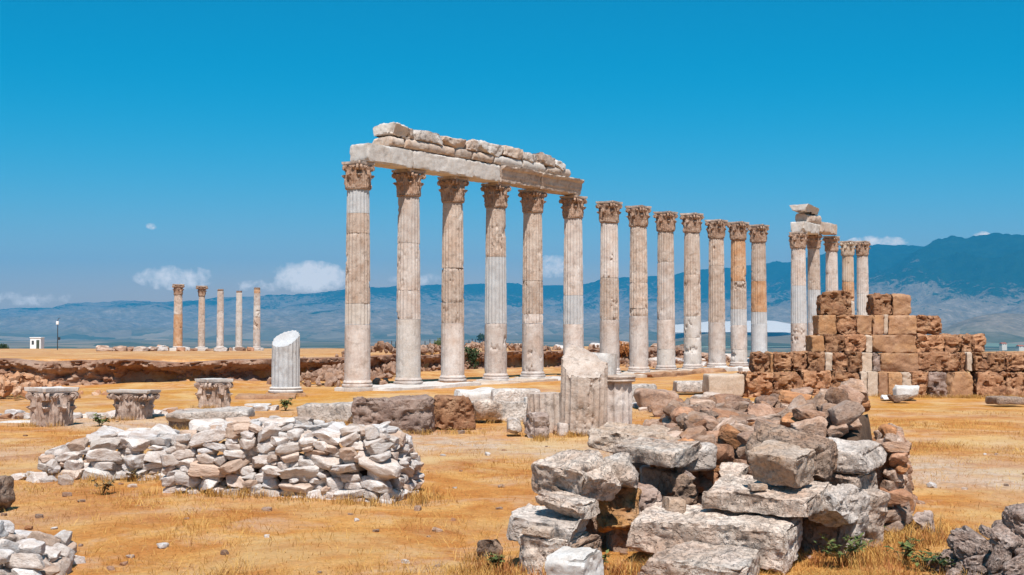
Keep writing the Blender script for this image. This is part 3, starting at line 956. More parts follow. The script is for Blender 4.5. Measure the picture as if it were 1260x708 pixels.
for k in range(5, 16):
    (xa, ya, _), (xb, yb, _) = COLPOS[k], COLPOS[k + 1]
    L = math.hypot(xb - xa, yb - ya)
    yaw = math.atan2(yb - ya, xb - xa)
    nx, ny = math.sin(yaw), -math.cos(yaw)
    if k > 11: continue
    block('step_block', (L * rs.uniform(.8, .98), .8, .34), ((xa + xb) / 2 + nx * rs.uniform(1.25, 1.5), (ya + yb) / 2 + ny * rs.uniform(1.25, 1.5), -.02 + rs.uniform(-.05, .03)), (rs.uniform(-.03, .03), rs.uniform(-.02, .02), yaw + rs.uniform(-.05, .05)),
          M[rs.choice(['pale_marble', 'light_limestone', 'smooth_travertine', 'grey_block', 'white_block'])],
          'step block before the footing of the %s and %s columns from the left' % (
              ['sixth', 'seventh', 'eighth', 'ninth', 'tenth', 'eleventh', 'twelfth'][k - 5], ['seventh', 'eighth', 'ninth', 'tenth', 'eleventh', 'twelfth', 'thirteenth'][k - 5]),
          'step block', 'step blocks before the free columns', res=.07, rnd=.04, warp=.06, rough=.02, cuts=6, cutd=.5, seed=340 + k)

# ------------------------------------------------------------------ beams on the columns
def on_line(pa, pb, u, off):
    """point of the vertical plane through pa-pb, moved by off towards the camera, seen at column u"""
    d = Vector((pb[0] - pa[0], pb[1] - pa[1])).normalized()
    n = Vector((d.y, -d.x))
    a = Vector(pa[:2]) + n * off
    k = (u - 630) / F / math.cos(PITCH)
    # a + s d has x = k*y
    s = (k * a.y - a.x) / (d.x - k * d.y)
    return s

def beam_profile(size, kind, seed, mat_rough=.012, res=.06, **kw):
    """stone pieces of the entablature; kind shapes the front and back faces"""
    v, f = block_verts(size, res, .018, kw.get('warp', .03), mat_rough, kw.get('pits', .012), 7, kw.get('cuts', 5), kw.get('cutd', .2), seed, chip=.09)
    if kind == 'bands':           # three stepped bands under a crown moulding
        t = v[:, 2] / size[2] + .5
        step = np.where(t < .30, -.055, np.where(t < .58, -.025, np.where(t < .78, .0, .07 + .06 * (t - .78) / .22)))
        v[:, 1] += np.sign(v[:, 1]) * step * (np.abs(v[:, 1]) > size[1] * .3)
    if kind == 'round':           # pulvinated frieze
        t = v[:, 2] / size[2]
        v[:, 1] += np.sign(v[:, 1]) * .10 * (np.sqrt(np.maximum(0, 1 - (2 * t) ** 2)) - .5) * (np.abs(v[:, 1]) > size[1] * .3)
    if kind == 'cornice':         # projecting upward
        t = v[:, 2] / size[2] + .5
        v[:, 1] += np.sign(v[:, 1]) * (.18 * t ** 1.6 - .06) * (np.abs(v[:, 1]) > size[1] * .3)
    return v, f

pa, pb = COLPOS[0], COLPOS[5]
dirv = Vector((pb[0] - pa[0], pb[1] - pa[1])); LEN = dirv.length; dirv.normalize()
yaw_b = math.atan2(dirv.y, dirv.x)
def ztop_at(s):
    L = [math.hypot(c[0] - pa[0], c[1] - pa[1]) for c in COLPOS[:6]]
    return float(np.interp(s, L, [c[2] for c in COLPOS[:6]]))

def line_piece(name, u0, u1, zb, h, dep, kind, mat, label, cat, group, seed, roll=0, pitch=0, gap=.012, front=None, **kw):
    fo = dep / 2 if front is None else front
    s0, s1 = on_line(pa, pb, u0, fo) + gap, on_line(pa, pb, u1, fo) - gap
    sm = (s0 + s1) / 2
    c = Vector(pa[:2]) + dirv * sm + Vector((dirv.y, -dirv.x)) * (fo - dep / 2)
    v, f = beam_profile((s1 - s0, dep, h), kind, seed, **kw)
    o = link(name, make_mesh(name, v, f, M[mat], 36), None, (c.x, c.y, zb(sm) + h / 2), (roll, pitch, yaw_b))
    return tag(o, label, cat, group)

ARC_H = .54
GA = 'architrave beams of the long beam'
for i, (u0, u1, kind, mat, lab, zz) in enumerate([
    (452, 509, 'plain', 'pale_marble', 'rough pale beam spanning the first and second columns at the left end', 0),
    (509, 617, 'plain', 'pale_marble', 'long smooth pale beam spanning from the second to the fourth column', 0),
    (617, 667, 'bands', 'tan_marble', 'beam with stepped mouldings between the fourth and fifth columns', 0),
    (667, 718, 'bands', 'beam_marble', 'moulded beam at the right end of the long beam, over the last column', 0)]):
    line_piece('architrave_block', u0, u1, lambda s: ztop_at(s) + .004, ARC_H + .004 * i, .74, kind, mat, lab, 'beam', GA, 500 + i, front=.37, cuts=2, cutd=.10, warp=.015, res=.05)
GF = 'rounded frieze stones on the long beam'
for i, (u0, u1, mat) in enumerate([(479, 497, 'beam_marble'), (498, 560, 'beam_marble'), (560, 580, 'tan_marble'), (581, 607, 'beam_marble'), (608, 641, 'pale_marble'), (642, 671, 'pale_marble'), (672, 702, 'beam_marble')]):
    line_piece('frieze_stone', u0, u1, lambda s: ztop_at(s) + ARC_H + .02, .31 + .02 * ((i * 7) % 3 - 1), .66, 'round', mat,
               ['leftmost rounded frieze stone, short and jutting, above the first gap', 'longest rounded frieze stone, second from the left on the beam', 'shortest rounded frieze stone, third from left over the long pale beam',
                'fourth rounded frieze stone from the left, orange underside', 'fifth rounded frieze stone from the left over the fourth column', 'pale rounded frieze stone next to last at the right', 'last rounded frieze stone at the right end of the beam'][i],
               'frieze stone', GF, 520 + i, front=.35, roll=(i % 3 - 1) * .03, cuts=4, cutd=.22)
GC = 'cornice stones along the top of the long beam'
for i, (u0, u1, h, kind, mat, dz, pit) in enumerate([
    (482, 502, .42, 'cornice', 'pale_marble', .02, .10), (502, 513, .40, 'plain', 'tan_marble', .02, .05), (513, 546, .42, 'plain', 'grey_block', .0, .04),
    (546, 575, .40, 'plain', 'beam_marble', 0, .02), (575, 592, .42, 'plain', 'tan_marble', 0, .03), (592, 620, .46, 'plain', 'pale_marble', .0, .05), (620, 644, .42, 'plain', 'beam_marble', 0, .06),
    (644, 664, .42, 'plain', 'grey_block', -.02, .05), (664, 685, .44, 'plain', 'tan_marble', -.03, .08), (685, 697, .36, 'plain', 'pale_marble', -.05, .2)]):
    line_piece('cornice_stone', u0, u1, lambda s: ztop_at(s) + ARC_H + .31 + dz, h * .82, .80, kind, mat,
               ['jutting whitish cornice stone at the top left of the long beam', 'small brown cornice stone second from left on top', 'grey lichened cornice stone third from left on top', 'low tan cornice stone fourth from left on top',
                'short rounded cornice stone fifth from left on top', 'tall pale cornice stone sixth from left above the fourth column', 'cornice stone with an orange hollow, seventh from left', 'grey cornice stone third from the right end on top',
                'weathered cornice stone second from the right end on top', 'small tapering cornice stone at the right end on top'][i],
               'cornice stone', GC, 540 + i, front=.42, roll=(i % 2 - .5) * .06, pitch=pit, cuts=8, cutd=.34, warp=.045, mat_rough=.03, res=.045)

# short beam on the three further columns
pa2, pb2 = COLPOS[13], COLPOS[15]
d2 = Vector((pb2[0] - pa2[0], pb2[1] - pa2[1])).normalized()
yaw2 = math.atan2(d2.y, d2.x)
def piece2(name, u0, u1, zb, h, dep, kind, mat, label, cat, seed, pitch=0, shift=0):
    s0, s1 = on_line(pa2, pb2, u0, dep / 2), on_line(pa2, pb2, u1, dep / 2)
    c = Vector(pa2[:2]) + d2 * ((s0 + s1) / 2)
    v, f = beam_profile((abs(s1 - s0), dep, h), kind, seed, cuts=4, cutd=.2)
    o = link(name, make_mesh(name, v, f, M[mat], 36), None, (c.x, c.y, zb + h / 2), (0, pitch, yaw2))
    return tag(o, label, cat)
zt2 = max(c[2] for c in COLPOS[13:16]) 
piece2('architrave_block', 990, 1011, COLPOS[13][2] + .005, .52, .72, 'plain', 'pale_marble', 'left pale block of the short beam on three columns', 'beam', 560)
piece2('architrave_block', 1011.3, 1031, COLPOS[14][2] + .03, .54, .72, 'plain', 'beam_marble', 'right tan block of the short beam on three columns', 'beam', 561)
piece2('cornice_stone', 996, 1011, COLPOS[13][2] + .53, .46, .66, 'round', 'tan_marble', 'carved block resting on top of the short beam', 'cornice stone', 562)
piece2('cornice_stone', 993, 1009, COLPOS[13][2] + .995, .34, .8, 'cornice', 'pale_marble', 'jutting pale stone crowning the short beam', 'cornice stone', 563, pitch=.06)

# five far columns on the plateau
FAR = [(219, 350, 432, 11.2, O_, 'orange', True, 'orange fluted column with capital, leftmost of the five far columns'),
       (248, 352, 432, 8.6, T_, 'tan', True, 'tan column with dark flaring capital, second of the five far columns'),
       (271, 356, 432, 8.8, P_, 'pink', False, 'pinkish headless column in the middle of the five far columns'),
       (294, 358, 431, 8.2, W_, 'pale', False, 'slim pale headless column, fourth of the five far columns'),
       (316, 354, 431, 8.8, T_, 'brown', False, 'battered column with broken drums, rightmost of the five far columns')]
YF = 110.0
for i, (u, vt, vb, wpx, mat, nm, cap, lab) in enumerate(FAR):
    y = YF + i * 1.2
    x = xat(u, y)
    zb = gz(x, y)
    zb = min(zb, zat(vb, y) + .1)
    zt = zat(vt, y)
    r = wpx * y / F / 2
    dr = [(.35, mat, 1, .4), (.62, mat, 0, .5), (1, mat if mat != O_ else T_, 0, .4)]
    if i == 4: dr = [(.28, P_, 0, .5), (.5, T_, 0, 1.6), (.7, W_, 0, 1.2), (.9, P_, 0, .6), (1, O_, 0, 1.5)]
    if not cap: dr = dr[:-1] + [(.965, dr[-1][1], 0, .4), (1, 'brown_block', 0, 1.0)]
    c = column('marble_column', x, y, zb + .25, zt - zb - .25, r, r * .86, dr, lab, 'five far columns on the plateau', 40 + i,
               hc=.95, wa=.95, per=5, capital=cap, yaw=.3)
    block('column_pedestal', (r * 3.6, r * 3.6, .55), (x, y, zb + .04), (0, 0, .3), M['grey_block' if i in (2, 4) else 'pale_marble'],
          'stone pedestal under the %s of the five far columns' % ['first', 'second', 'third', 'fourth', 'fifth'][i], 'pedestal', 'pedestals of the far columns', res=.12, rnd=.06, warp=.06, cuts=4, seed=60 + i)

# ------------------------------------------------------------------ broken column pieces in the middle ground
yc_ = 31.6
xc_ = xat(352, yc_)
root = tag(empty('broken_column', (xc_, yc_, 0)), 'grey fluted column stump with slanting white broken top, left of the colonnade', 'column stump')
cutf = lambda v: 1.52 + .62 * (v[:, 1] * .50 + v[:, 0] * .52) + .02 * fbm(v * 9, 3, 4)
v, f = drum_verts(.26, 1.85, .365, .35, 3.0, seed=77, chips=.25, cut=lambda v: 1.50 + .55 * v[:, 1] + .22 * v[:, 0] + .025 * fbm(v * np.array([6, 6, 0]), 3, 4), per=8)
link('shaft', make_mesh('shaft', v, f, M['grey_marble'], 45), root)
v, f = lathe([(.40, .10), (.44, .12), (.45, .16), (.40, .19), (.40, .21), (.42, .23), (.38, .262)], 48)
link('base', make_mesh('base', v, f, M['pale_marble'], 40), root)
v, f = block_verts((1.0, .95, .14), .06, .02, .01, .008, cuts=3, cutd=.3, seed=78)
link('plinth', make_mesh('plinth', v, f, M['orange_travertine'], 38), root, (0, 0, .035), (0, 0, .2))
block('footing_slab', (1.5, 1.0, .16), (xc_ - .35, yc_ - .75, .02), (0, 0, .1), M['smooth_travertine'], 'tan slab in front of the grey column stump', 'slab', res=.07, seed=79, cuts=4)

def frag(name, u, v_base, y, z0, z1, r, seed, mat, label, cut=None, cutlow=None, rot=(0, 0, 0), chips=.4, halfcut=None, flutes=20, depth=.09):
    x = xat(u, y)
    vv, f = drum_verts(z0, z1, r, r, 4, seed=seed, chips=chips, cut=cut, cutlow=cutlow, per=9, dz=.03, flutes=flutes, depth=depth)
    if halfcut is not None:
        nrm, d = halfcut
        nrm = np.asarray(nrm, float); nrm /= np.linalg.norm(nrm)
        ov = np.maximum(0, vv @ nrm - d + .02 * fbm(vv * 8, 3, seed))
        vv = vv - ov[:, None] * nrm
    o = link(name, make_mesh(name, vv, f, M[mat], 45), None, (x, y, 0), rot)
    return tag(o, label, 'column fragment')
frag('column_fragment', 717, 535, 20.5, -.08, 1.60, .395, 81, 'tan_marble', 'big upright fluted column chunk with a slanting jagged broken top',
     cut=lambda v: np.minimum(1.22 + .78 * v[:, 1] + .14 * fbm(v * np.array([4.5, 4.5, 0]), 4, 6, .6), 1.48 - .62 * np.maximum(0, v[:, 0] + .12) + .05 * fbm(v * np.array([9, 9, 0]), 3, 8)),
     cutlow=lambda v: np.where(v[:, 2] < .2, np.maximum(v[:, 2], .02 + .28 * np.maximum(0, -v[:, 0] - .05) + .04 * fbm(v * 8, 2, 3)), v[:, 2]), rot=(rad(2), rad(1.5), 0))
frag('column_fragment', 676, 532, 20.9, -.05, .66, .36, 82, 'tan_marble', 'low fluted column piece left of the big upright chunk', halfcut=((.95, 0, 0), .17), rot=(rad(-1), rad(-2), .2))
rt_ = tag(empty('column_fragment', (xat(757, 20.9), 20.9, 0), (0, 0, .1)), 'narrow fluted column piece with a moulded rim, right of the big chunk', 'column fragment')
vv, f = drum_verts(-.05, .84, .29, .29, 4, seed=83, chips=.2, per=9, dz=.03, flutes=14, depth=.13)
link('shaft', make_mesh('shaft', vv, f, M['pink_marble'], 45), rt_)
vv, f = lathe([(.29, .842), (.33, .85), (.345, .87), (.335, .90), (.345, .91), (.35, .94), (.33, .955)], 56)
vv = vv + .006 * fbm(vv * 9, 3, 5)[:, None]
link('rim', make_mesh('rim', vv, f, M['tan_marble'], 40), rt_)
frag('column_fragment', 735, 470, 21.4, .45, 1.33, .27, 84, 'pale_marble', 'pale drum piece standing behind the big fluted chunk', rot=(0, rad(4), 0.3), chips=.8, depth=.03)
block('fluted_splinter', (.17, .15, .22), (xat(691, 20.2), 20.2, .08), (0, .1, .3), M['pink_marble'], 'small upright splinter at the foot of the big fluted chunk', 'stone', res=.03, seed=85)

# fallen capitals
def fallen_capital(u, y, h, r0, wa, seed, label, broken, tilt=(0, 0)):
    x = xat(u, y)
    root = tag(empty('fallen_capital', (x, y, gz(x, y) - .03), (tilt[0], tilt[1], seed * .7)), label, 'capital', 'fallen capitals on the left')
    (cv, cf), (av, af) = capital_parts(h, r0, wa, seed, broken, 0)
    link('bell', make_mesh('bell', cv, cf, M['fallen_marble'], 45), root)
    link('abacus', make_mesh('abacus', av, af, M['pale_marble'], 40), root)
M['fallen_marble'] = rock_mat('fallen_marble', (.30, .20, .15), (.44, .33, .27), (.56, .46, .40), 4.0, (.38, .24, .17), .4, 2.0,
                              (.16, .12, .10), .5, 7, vary=.06, bump=.6, pit=.4)
fallen_capital(65, 22.4, .72, .31, .66, 91, 'fallen carved capital nearest the left edge, squat with straight sides', .55)
fallen_capital(165, 23.9, .60, .29, .78, 92, 'fallen capital flaring widely to the left, middle of the three', .25, (.02, .03))
fallen_capital(264, 27.4, .68, .29, .62, 93, 'fallen capital behind the flat slab, smallest of the three', .6)
x, y = xat(260, 21.6), 21.6
s = block('flat_slab', (1.40, .85, .17), (x, y, .24), (0, rad(-1.5), .06), M['grey_block'], 'big flat grey slab raised on stones behind the large white heap', 'slab', res=.04, rnd=.03, warp=.05, rough=.012, cuts=5, cutd=.5, seed=94)
for k, (dx, dy) in enumerate([(-.45, -.1), (.4, .05)]):
    block('support_stone', (.4, .45, .20), (x + dx, y + dy, .07), (0, 0, k), M['brown_block'], 'dark stone under the %s end of the big flat slab' % ['left', 'right'][k], 'stone', res=.05, seed=95 + k)

# blocks along the middle
def pblock(name, u0, u1, vt, vb, y, dep, yaw, mat, label, cat='stone block', group=None, roll=0, pitch=0, zlift=0, res=.035, **kw):
    """block whose front face spans (u0..u1, vt..vb) at depth y; dep is its thickness behind"""
    um = (u0 + u1) / 2
    w = (u1 - u0) * y / F
    zt, zb = zat(vt, y), zat(vb, y)
    c = Vector((xat(um, y), y, (zt + zb) / 2 + zlift))
    c += Vector((math.sin(-yaw), math.cos(yaw), 0)) * dep / 2
    return block(name, (w, dep, zt - zb), c, (roll, pitch, yaw), M[mat], label, cat, group, res=res, **kw)

pblock('stone_block', 366, 433, 497, 524, 22.6, .75, -.05, 'grey_block', 'pale grey block with bright top in front of the first columns', rnd=.06, warp=.06, cuts=5, cutd=.25, seed=101)
pblock('stone_block', 433, 534, 490, 536, 20.6, .8, .03, 'grey_travertine', 'large dark pitted travertine block behind the big white heap', rnd=.05, warp=.06, rough=.03, pits=.06, cuts=5, cutd=.2, seed=102)
pblock('stone_block', 533, 584, 488, 529, 21.2, .7, .05, 'travertine', 'reddish pitted travertine block beside the large dark one', rnd=.05, warp=.05, rough=.03, pits=.06, cuts=4, cutd=.2, seed=103)
pblock('stone_block', 556, 614, 480, 504, 26.2, .8, .1, 'white_block', 'white block behind the reddish travertine block', rnd=.08, warp=.07, cuts=6, cutd=.3, seed=104)
pblock('stone_block', 606, 664, 480, 505, 25.8, .8, .05, 'grey_block', 'grey mottled block left of the fluted pieces', rnd=.06, warp=.05, cuts=5, cutd=.25, seed=105)
pblock('boulder', 580, 618, 496, 521, 22.4, .5, .2, 'weathered_block', 'pale broken boulder under the white middle block', rnd=.10, warp=.10, cuts=7, cutd=.25, seed=106)
pblock('boulder', 611, 646, 495, 519, 22.9, .5, -.2, 'grey_block', 'grey broken boulder under the mottled block', rnd=.08, warp=.08, cuts=7, cutd=.25, seed=107)
pblock('boulder', 641, 676, 511, 542, 19.7, .4, .1, 'conglomerate', 'brown pitted boulder lying before the fluted pieces', 'boulder', rnd=.12, warp=.10, rough=.04, pits=.05, cuts=7, cutd=.25, seed=108)
pblock('boulder', 626, 644, 516, 539, 19.9, .3, .1, 'grey_block', 'small grey boulder left of the brown pitted one', 'boulder', rnd=.08, warp=.08, cuts=7, cutd=.25, seed=109)
pblock('stone_block', 646, 664, 491, 518, 23.1, .35, .1, 'pale_marble', 'narrow pale block against the low fluted piece', rnd=.03, warp=.03, cuts=4, seed=110)
pblock('stone_block', 771, 806, 474, 499, 27.6, .8, -.1, 'grey_block', 'pale block with bright top right of the fluted pieces', rnd=.06, warp=.06, cuts=5, seed=111)
pblock('boulder', 790, 836, 480, 503, 26.4, .8, .15, 'brown_rubble', 'brown boulder at the back left of the rubble wall', 'boulder', rnd=.10, warp=.09, cuts=7, cutd=.25, seed=112)
pblock('stone_block', 832, 880, 470, 484, 32.6, .7, .05, 'grey_block', 'flat pale grey block behind the rubble wall', rnd=.05, warp=.04, cuts=4, seed=113)
pblock('stone_block', 872, 917, 461, 487, 31.4, .8, .05, 'light_limestone', 'smooth tan block behind the rubble wall, near the travertine wall', rnd=.04, warp=.04, cuts=4, seed=114)

# ------------------------------------------------------------------ the travertine wall on the right
ORD = ['first', 'second', 'third', 'fourth', 'fifth', 'sixth', 'seventh', 'eighth', 'ninth', 'tenth', 'eleventh', 'twelfth', 'thirteenth', 'fourteenth', 'fifteenth', 'sixteenth']
def wc(z): return 900 + z / 3.5
D_, S_, OR_, L_, GT_ = 'travertine', 'smooth_travertine', 'orange_travertine', 'light_limestone', 'grey_travertine'
COURSES = [
 ('bottom', 458, 489, 31.5, .9, [(50, 180, D_), (180, 305, D_), (305, 430, D_), (430, 558, D_), (558, 585, L_), (585, 630, L_), (630, 670, S_), (670, 732, OR_), (732, 775, L_), (775, 850, D_), (850, 930, GT_), (930, 1040, S_), (1040, 1180, D_), (1180, 1290, D_), (1290, 1420, D_), (1420, 1560, D_)]),
 ('second', 434, 458, 31.75, .8, [(92, 165, D_), (165, 181, OR_), (181, 262, D_), (262, 330, D_), (330, 404, D_), (404, 435, L_), (435, 500, D_), (500, 560, D_), (560, 608, L_), (608, 640, GT_), (640, 803, S_), (803, 985, D_), (985, 1012, D_), (1012, 1036, L_), (1036, 1185, D_), (1185, 1330, D_)]),
 ('third', 412, 434, 32.0, .75, [(345, 400, OR_), (400, 490, D_), (490, 580, D_), (580, 608, L_), (608, 800, S_), (800, 920, D_), (920, 990, D_), (990, 1040, D_), (1040, 1096, D_)]),
 ('fourth', 388, 412, 32.2, .7, [(375, 455, OR_), (455, 540, D_), (540, 610, S_), (610, 658, S_), (658, 676, L_), (676, 800, S_), (800, 904, D_)]),
 ('top', 358, 388, 32.4, .6, [(388, 524, D_), (612, 698, D_), (698, 776, S_)]),
]
rs = random.Random(11)
for nm, vt, vb, y, dep, bl in COURSES:
    for i, (a, b, mat) in enumerate(bl):
        u0, u1 = wc(a), wc(b)
        kind = {'travertine': 'pitted brown', 'smooth_travertine': 'smooth tan', 'orange_travertine': 'orange', 'light_limestone': 'pale narrow', 'grey_travertine': 'greyish worn'}[mat]
        rough = mat in (D_, GT_)
        vt_ = vt + rs.uniform(-.6, .6) + (2.5 if (nm == 'top' and i == 1) else 0) + (4 if (nm == 'top' and i == 2) else 0)
        yy = y + rs.uniform(-.06, .06)
        wpx = (u1 - u0)
        g = .1 if wpx > 14 else .03
        pblock('wall_block', u0 + g, u1 - g, vt_ + .25, vb + (0 if nm != 'bottom' else 4), yy, dep, rs.uniform(-.02, .02), mat,
               '%s block, %s from the left in the %s course of the right wall' % (kind, ORD[i], nm), 'wall block', 'blocks of the travertine wall on the right',
               pitch=rs.uniform(-.012, .012), res=.036, rnd=.022 if rough else .015, warp=.045 if rough else .03, rough=.045 if rough else .016,
               pits=.11 if rough else .02, pitf=6.5, cuts=5 if rough else 3, cutd=.16, seed=rs.randrange(9999), chip=.05)
# pale stones lying before the wall
pblock('stone_block', 1101, 1136, 476, 493, 29.7, .5, -.1, 'white_block', 'white block lying on the grass before the right wall', rnd=.05, warp=.05, cuts=5, cutd=.4, seed=121)
pblock('boulder', 1096, 1124, 484, 494, 29.0, .3, .1, 'brown_block', 'dark brown rock leaning on the white block before the right wall', 'boulder', rnd=.08, warp=.07, cuts=6, cutd=.5, seed=122)
pblock('stone_block', 1046, 1068, 486, 493, 29.6, .3, .1, 'white_block', 'small white stone before the middle of the right wall', rnd=.05, warp=.04, cuts=6, cutd=.5, seed=123)
pblock('stone_block', 1086, 1101, 486, 492.5, 29.8, .3, .0, 'white_block', 'smallest white stone beside the white block before the right wall', rnd=.04, warp=.04, cuts=6, cutd=.5, seed=124)
pblock('flat_slab', 1225, 1266, 490, 499, 27.5, .6, .1, 'brown_block', 'flat brown slab on the grass at the right end of the wall', 'slab', rnd=.05, warp=.05, cuts=5, seed=125)
pblock('boulder', 912, 930, 452, 463, 45.0, .5, .1, 'pale_marble', 'pale boulder peeping over the left end of the right wall', 'boulder', rnd=.06, cuts=5, seed=126)

# ------------------------------------------------------------------ foreground blocks
FG = [
 # name, u0,u1, v top edge of front face, v bottom, depth y, thickness, yaw, roll, pitch, material, label, extra
 ('boulder', 734, 788, 570, 608, 9.5, .5, -.1, .1, 0, 'weathered_block', 'white and grey boulder right of the big rounded boulder', dict(rnd=.10, warp=.07, rough=.03, cuts=7, cutd=.4, seed=208)),
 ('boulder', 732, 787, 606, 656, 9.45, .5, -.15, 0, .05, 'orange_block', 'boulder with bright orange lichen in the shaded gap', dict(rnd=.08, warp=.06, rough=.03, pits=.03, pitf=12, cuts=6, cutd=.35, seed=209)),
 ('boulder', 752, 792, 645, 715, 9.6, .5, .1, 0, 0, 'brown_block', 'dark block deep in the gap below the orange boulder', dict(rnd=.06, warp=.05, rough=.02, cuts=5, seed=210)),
 ('boulder', 818, 846, 614, 634, 9.35, .16, .2, 0, .1, 'tan_block', 'small smooth tan cobble on the longest slab', dict(rnd=.06, warp=.03, cuts=3, seed=213)),
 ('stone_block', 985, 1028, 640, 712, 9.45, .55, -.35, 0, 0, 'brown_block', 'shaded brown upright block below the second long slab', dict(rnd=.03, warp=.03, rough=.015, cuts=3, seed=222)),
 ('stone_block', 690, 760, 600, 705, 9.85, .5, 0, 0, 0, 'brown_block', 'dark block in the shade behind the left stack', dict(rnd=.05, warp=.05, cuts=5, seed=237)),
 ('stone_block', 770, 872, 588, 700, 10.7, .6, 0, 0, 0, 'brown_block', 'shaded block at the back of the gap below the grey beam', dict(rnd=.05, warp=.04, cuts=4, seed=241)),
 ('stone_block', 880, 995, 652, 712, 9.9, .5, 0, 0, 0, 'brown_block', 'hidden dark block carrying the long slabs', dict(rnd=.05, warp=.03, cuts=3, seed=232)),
 ('stone_block', 838, 886, 547, 579, 10.2, .45, .12, .05, .02, 'grey_block', 'blue grey mottled block in the middle of the ruins', dict(rnd=.06, warp=.05, rough=.02, cuts=5, seed=225)),
 ('stone_block', 880, 925, 541, 572, 10.7, .5, .05, 0, 0, 'grey_travertine', 'dark honeycombed travertine block beside the blue grey one', dict(rnd=.04, warp=.04, rough=.03, pits=.05, pitf=10, cuts=4, seed=226)),
 ('stone_block', 786, 840, 578, 604, 10.3, .5, -.06, .02, .04, 'grey_block', 'grey beam lying in shade under the whitish beam', dict(rnd=.03, warp=.03, cuts=4, seed=227)),
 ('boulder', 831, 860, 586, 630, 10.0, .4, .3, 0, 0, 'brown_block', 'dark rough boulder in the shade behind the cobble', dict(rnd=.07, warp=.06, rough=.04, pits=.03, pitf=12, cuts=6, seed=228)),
 ('boulder', 848, 872, 577, 597, 10.0, .25, .2, 0, 0, 'conglomerate', 'small pinkish rock under the blue grey block', dict(rnd=.06, warp=.05, cuts=6, cutd=.5, seed=229)),
 ('boulder', 868, 910, 571, 596, 9.95, .35, -.3, .2, 0, 'weathered_block', 'pale angular rock behind the second long slab', dict(rnd=.06, warp=.06, cuts=8, cutd=.6, seed=230)),
 ('boulder', 777, 820, 600, 640, 9.75, .4, .1, .1, 0, 'conglomerate', 'pitted greyish rock left of the dark boulder', dict(rnd=.08, warp=.06, rough=.03, pits=.03, pitf=12, cuts=6, seed=231)),
 ('boulder', 922, 944, 598, 605, 9.12, .09, .1, 0, 0, 'tan_block', 'thin pale chip under the tan stained block', dict(rnd=.02, warp=.02, cuts=4, seed=233)),
 ('boulder', 1120, 1163, 630, 655, 10.4, .3, -.2, .05, .12, 'conglomerate', 'brown lumpy rock on the grass right of the rubble wall', dict(rnd=.09, warp=.07, rough=.04, pits=.03, pitf=11, cuts=7, cutd=.5, seed=234)),
 ('boulder', 585, 614, 668, 690, 9.2, .2, .1, 0, 0, 'brown_block', 'low brown rock in the grass left of the left stack', dict(rnd=.07, warp=.05, rough=.03, cuts=6, cutd=.5, seed=235)),
 ('boulder', -50, -2, 590, 631, 11.6, .4, -.1, 0, -.1, 'brown_block', 'dark brown block cut off by the left edge', dict(rnd=.05, warp=.05, rough=.03, cuts=5, cutd=.3, seed=236)),
]
for (nm, u0, u1, vt, vb, y, dep, yaw, roll, pit, mat, lab, kw) in FG:
    pblock(nm, u0, u1, vt, vb, y, dep, yaw, mat, lab, 'boulder' if nm == 'boulder' else 'stone block', None, roll, pit, res=.022, **kw)

def eblock(name, A, B, h, d, mat, label, roll=0.0, cat='stone block', res=.018, **kw):
    """block given by the two ends of its front top edge (u, v, depth), its height and its thickness"""
    PA, PB = at(*A), at(*B)
    ex = (PB - PA).normalized()
    ez = (Vector((0, 0, 1)) - ex * ex.z).normalized()
    ey = ez.cross(ex)
    q = Matrix.Rotation(roll, 3, ex)
    ez, ey = q @ ez, q @ ey
    c = (PA + PB) / 2 - ez * h / 2 + ey * d / 2
    rot = Matrix((ex, ey, ez)).transposed().to_euler()
    k = dict(rnd=.014, warp=.03, rough=.012, pits=.014, pitf=15, cuts=7, cutd=.22, strata=.014, chip=.10)
    k.update(kw)
    return block(name, ((PB - PA).length, d, h), c, rot, M[mat], label, cat, None, res=res, **k)
WB, GB, TB, BB = 'weathered_block', 'grey_block', 'tan_block', 'brown_block'
eblock('boulder', (648, 545, 9.4), (722, 570, 8.95), .43, .46, WB, 'big rounded whitish boulder on top of the left stack in front', .10, 'boulder', rnd=.10, warp=.06, rough=.022, cuts=8, cutd=.4, seed=201, strata=.008)
eblock('boulder', (655, 602, 9.0), (706, 618, 8.75), .14, .35, WB, 'small pitted boulder wedged under the big rounded one', 0, 'boulder', rnd=.04, warp=.04, cuts=8, cutd=.5, seed=202, pits=.02)
eblock('boulder', (700, 606, 9.1), (734, 602, 9.2), .22, .3, BB, 'brown pinkish rock under the right side of the big rounded boulder', .1, 'boulder', rnd=.05, warp=.05, cuts=7, cutd=.4, seed=240)
eblock('stone_block', (624, 634, 8.95), (716, 642, 8.7), .17, .42, GB, 'long flat pale stone third down in the left stack', .12, warp=.05, cuts=8, cutd=.45, seed=203)
eblock('boulder', (638, 651, 8.8), (674, 656, 8.7), .07, .2, TB, 'thin wedge stone under the long flat pale stone', 0, 'boulder', rnd=.02, cuts=6, seed=204)
eblock('stone_block', (634, 662, 8.8), (700, 668, 8.65), .30, .42, WB, 'square pale block at the bottom of the left stack', .04, cuts=5, seed=205)
eblock('stone_block', (667, 685, 8.2), (717, 689, 8.02), .24, .26, 'white_block', 'bright white cut block nearest the bottom edge', .16, rnd=.012, warp=.015, rough=.006, strata=.003, cuts=3, cutd=.10, seed=209)
eblock('boulder', (720, 676, 8.6), (752, 660, 9.0), .30, .32, BB, 'brown grainy block standing right of the left stack', .1, 'boulder', rnd=.03, cuts=6, cutd=.3, seed=207, rough=.02)
eblock('stone_block', (780, 684, 8.6), (914, 702, 8.25), .26, .5, WB, 'low weathered slab at the bottom edge under the longest slab', .12, seed=211, rough=.018)
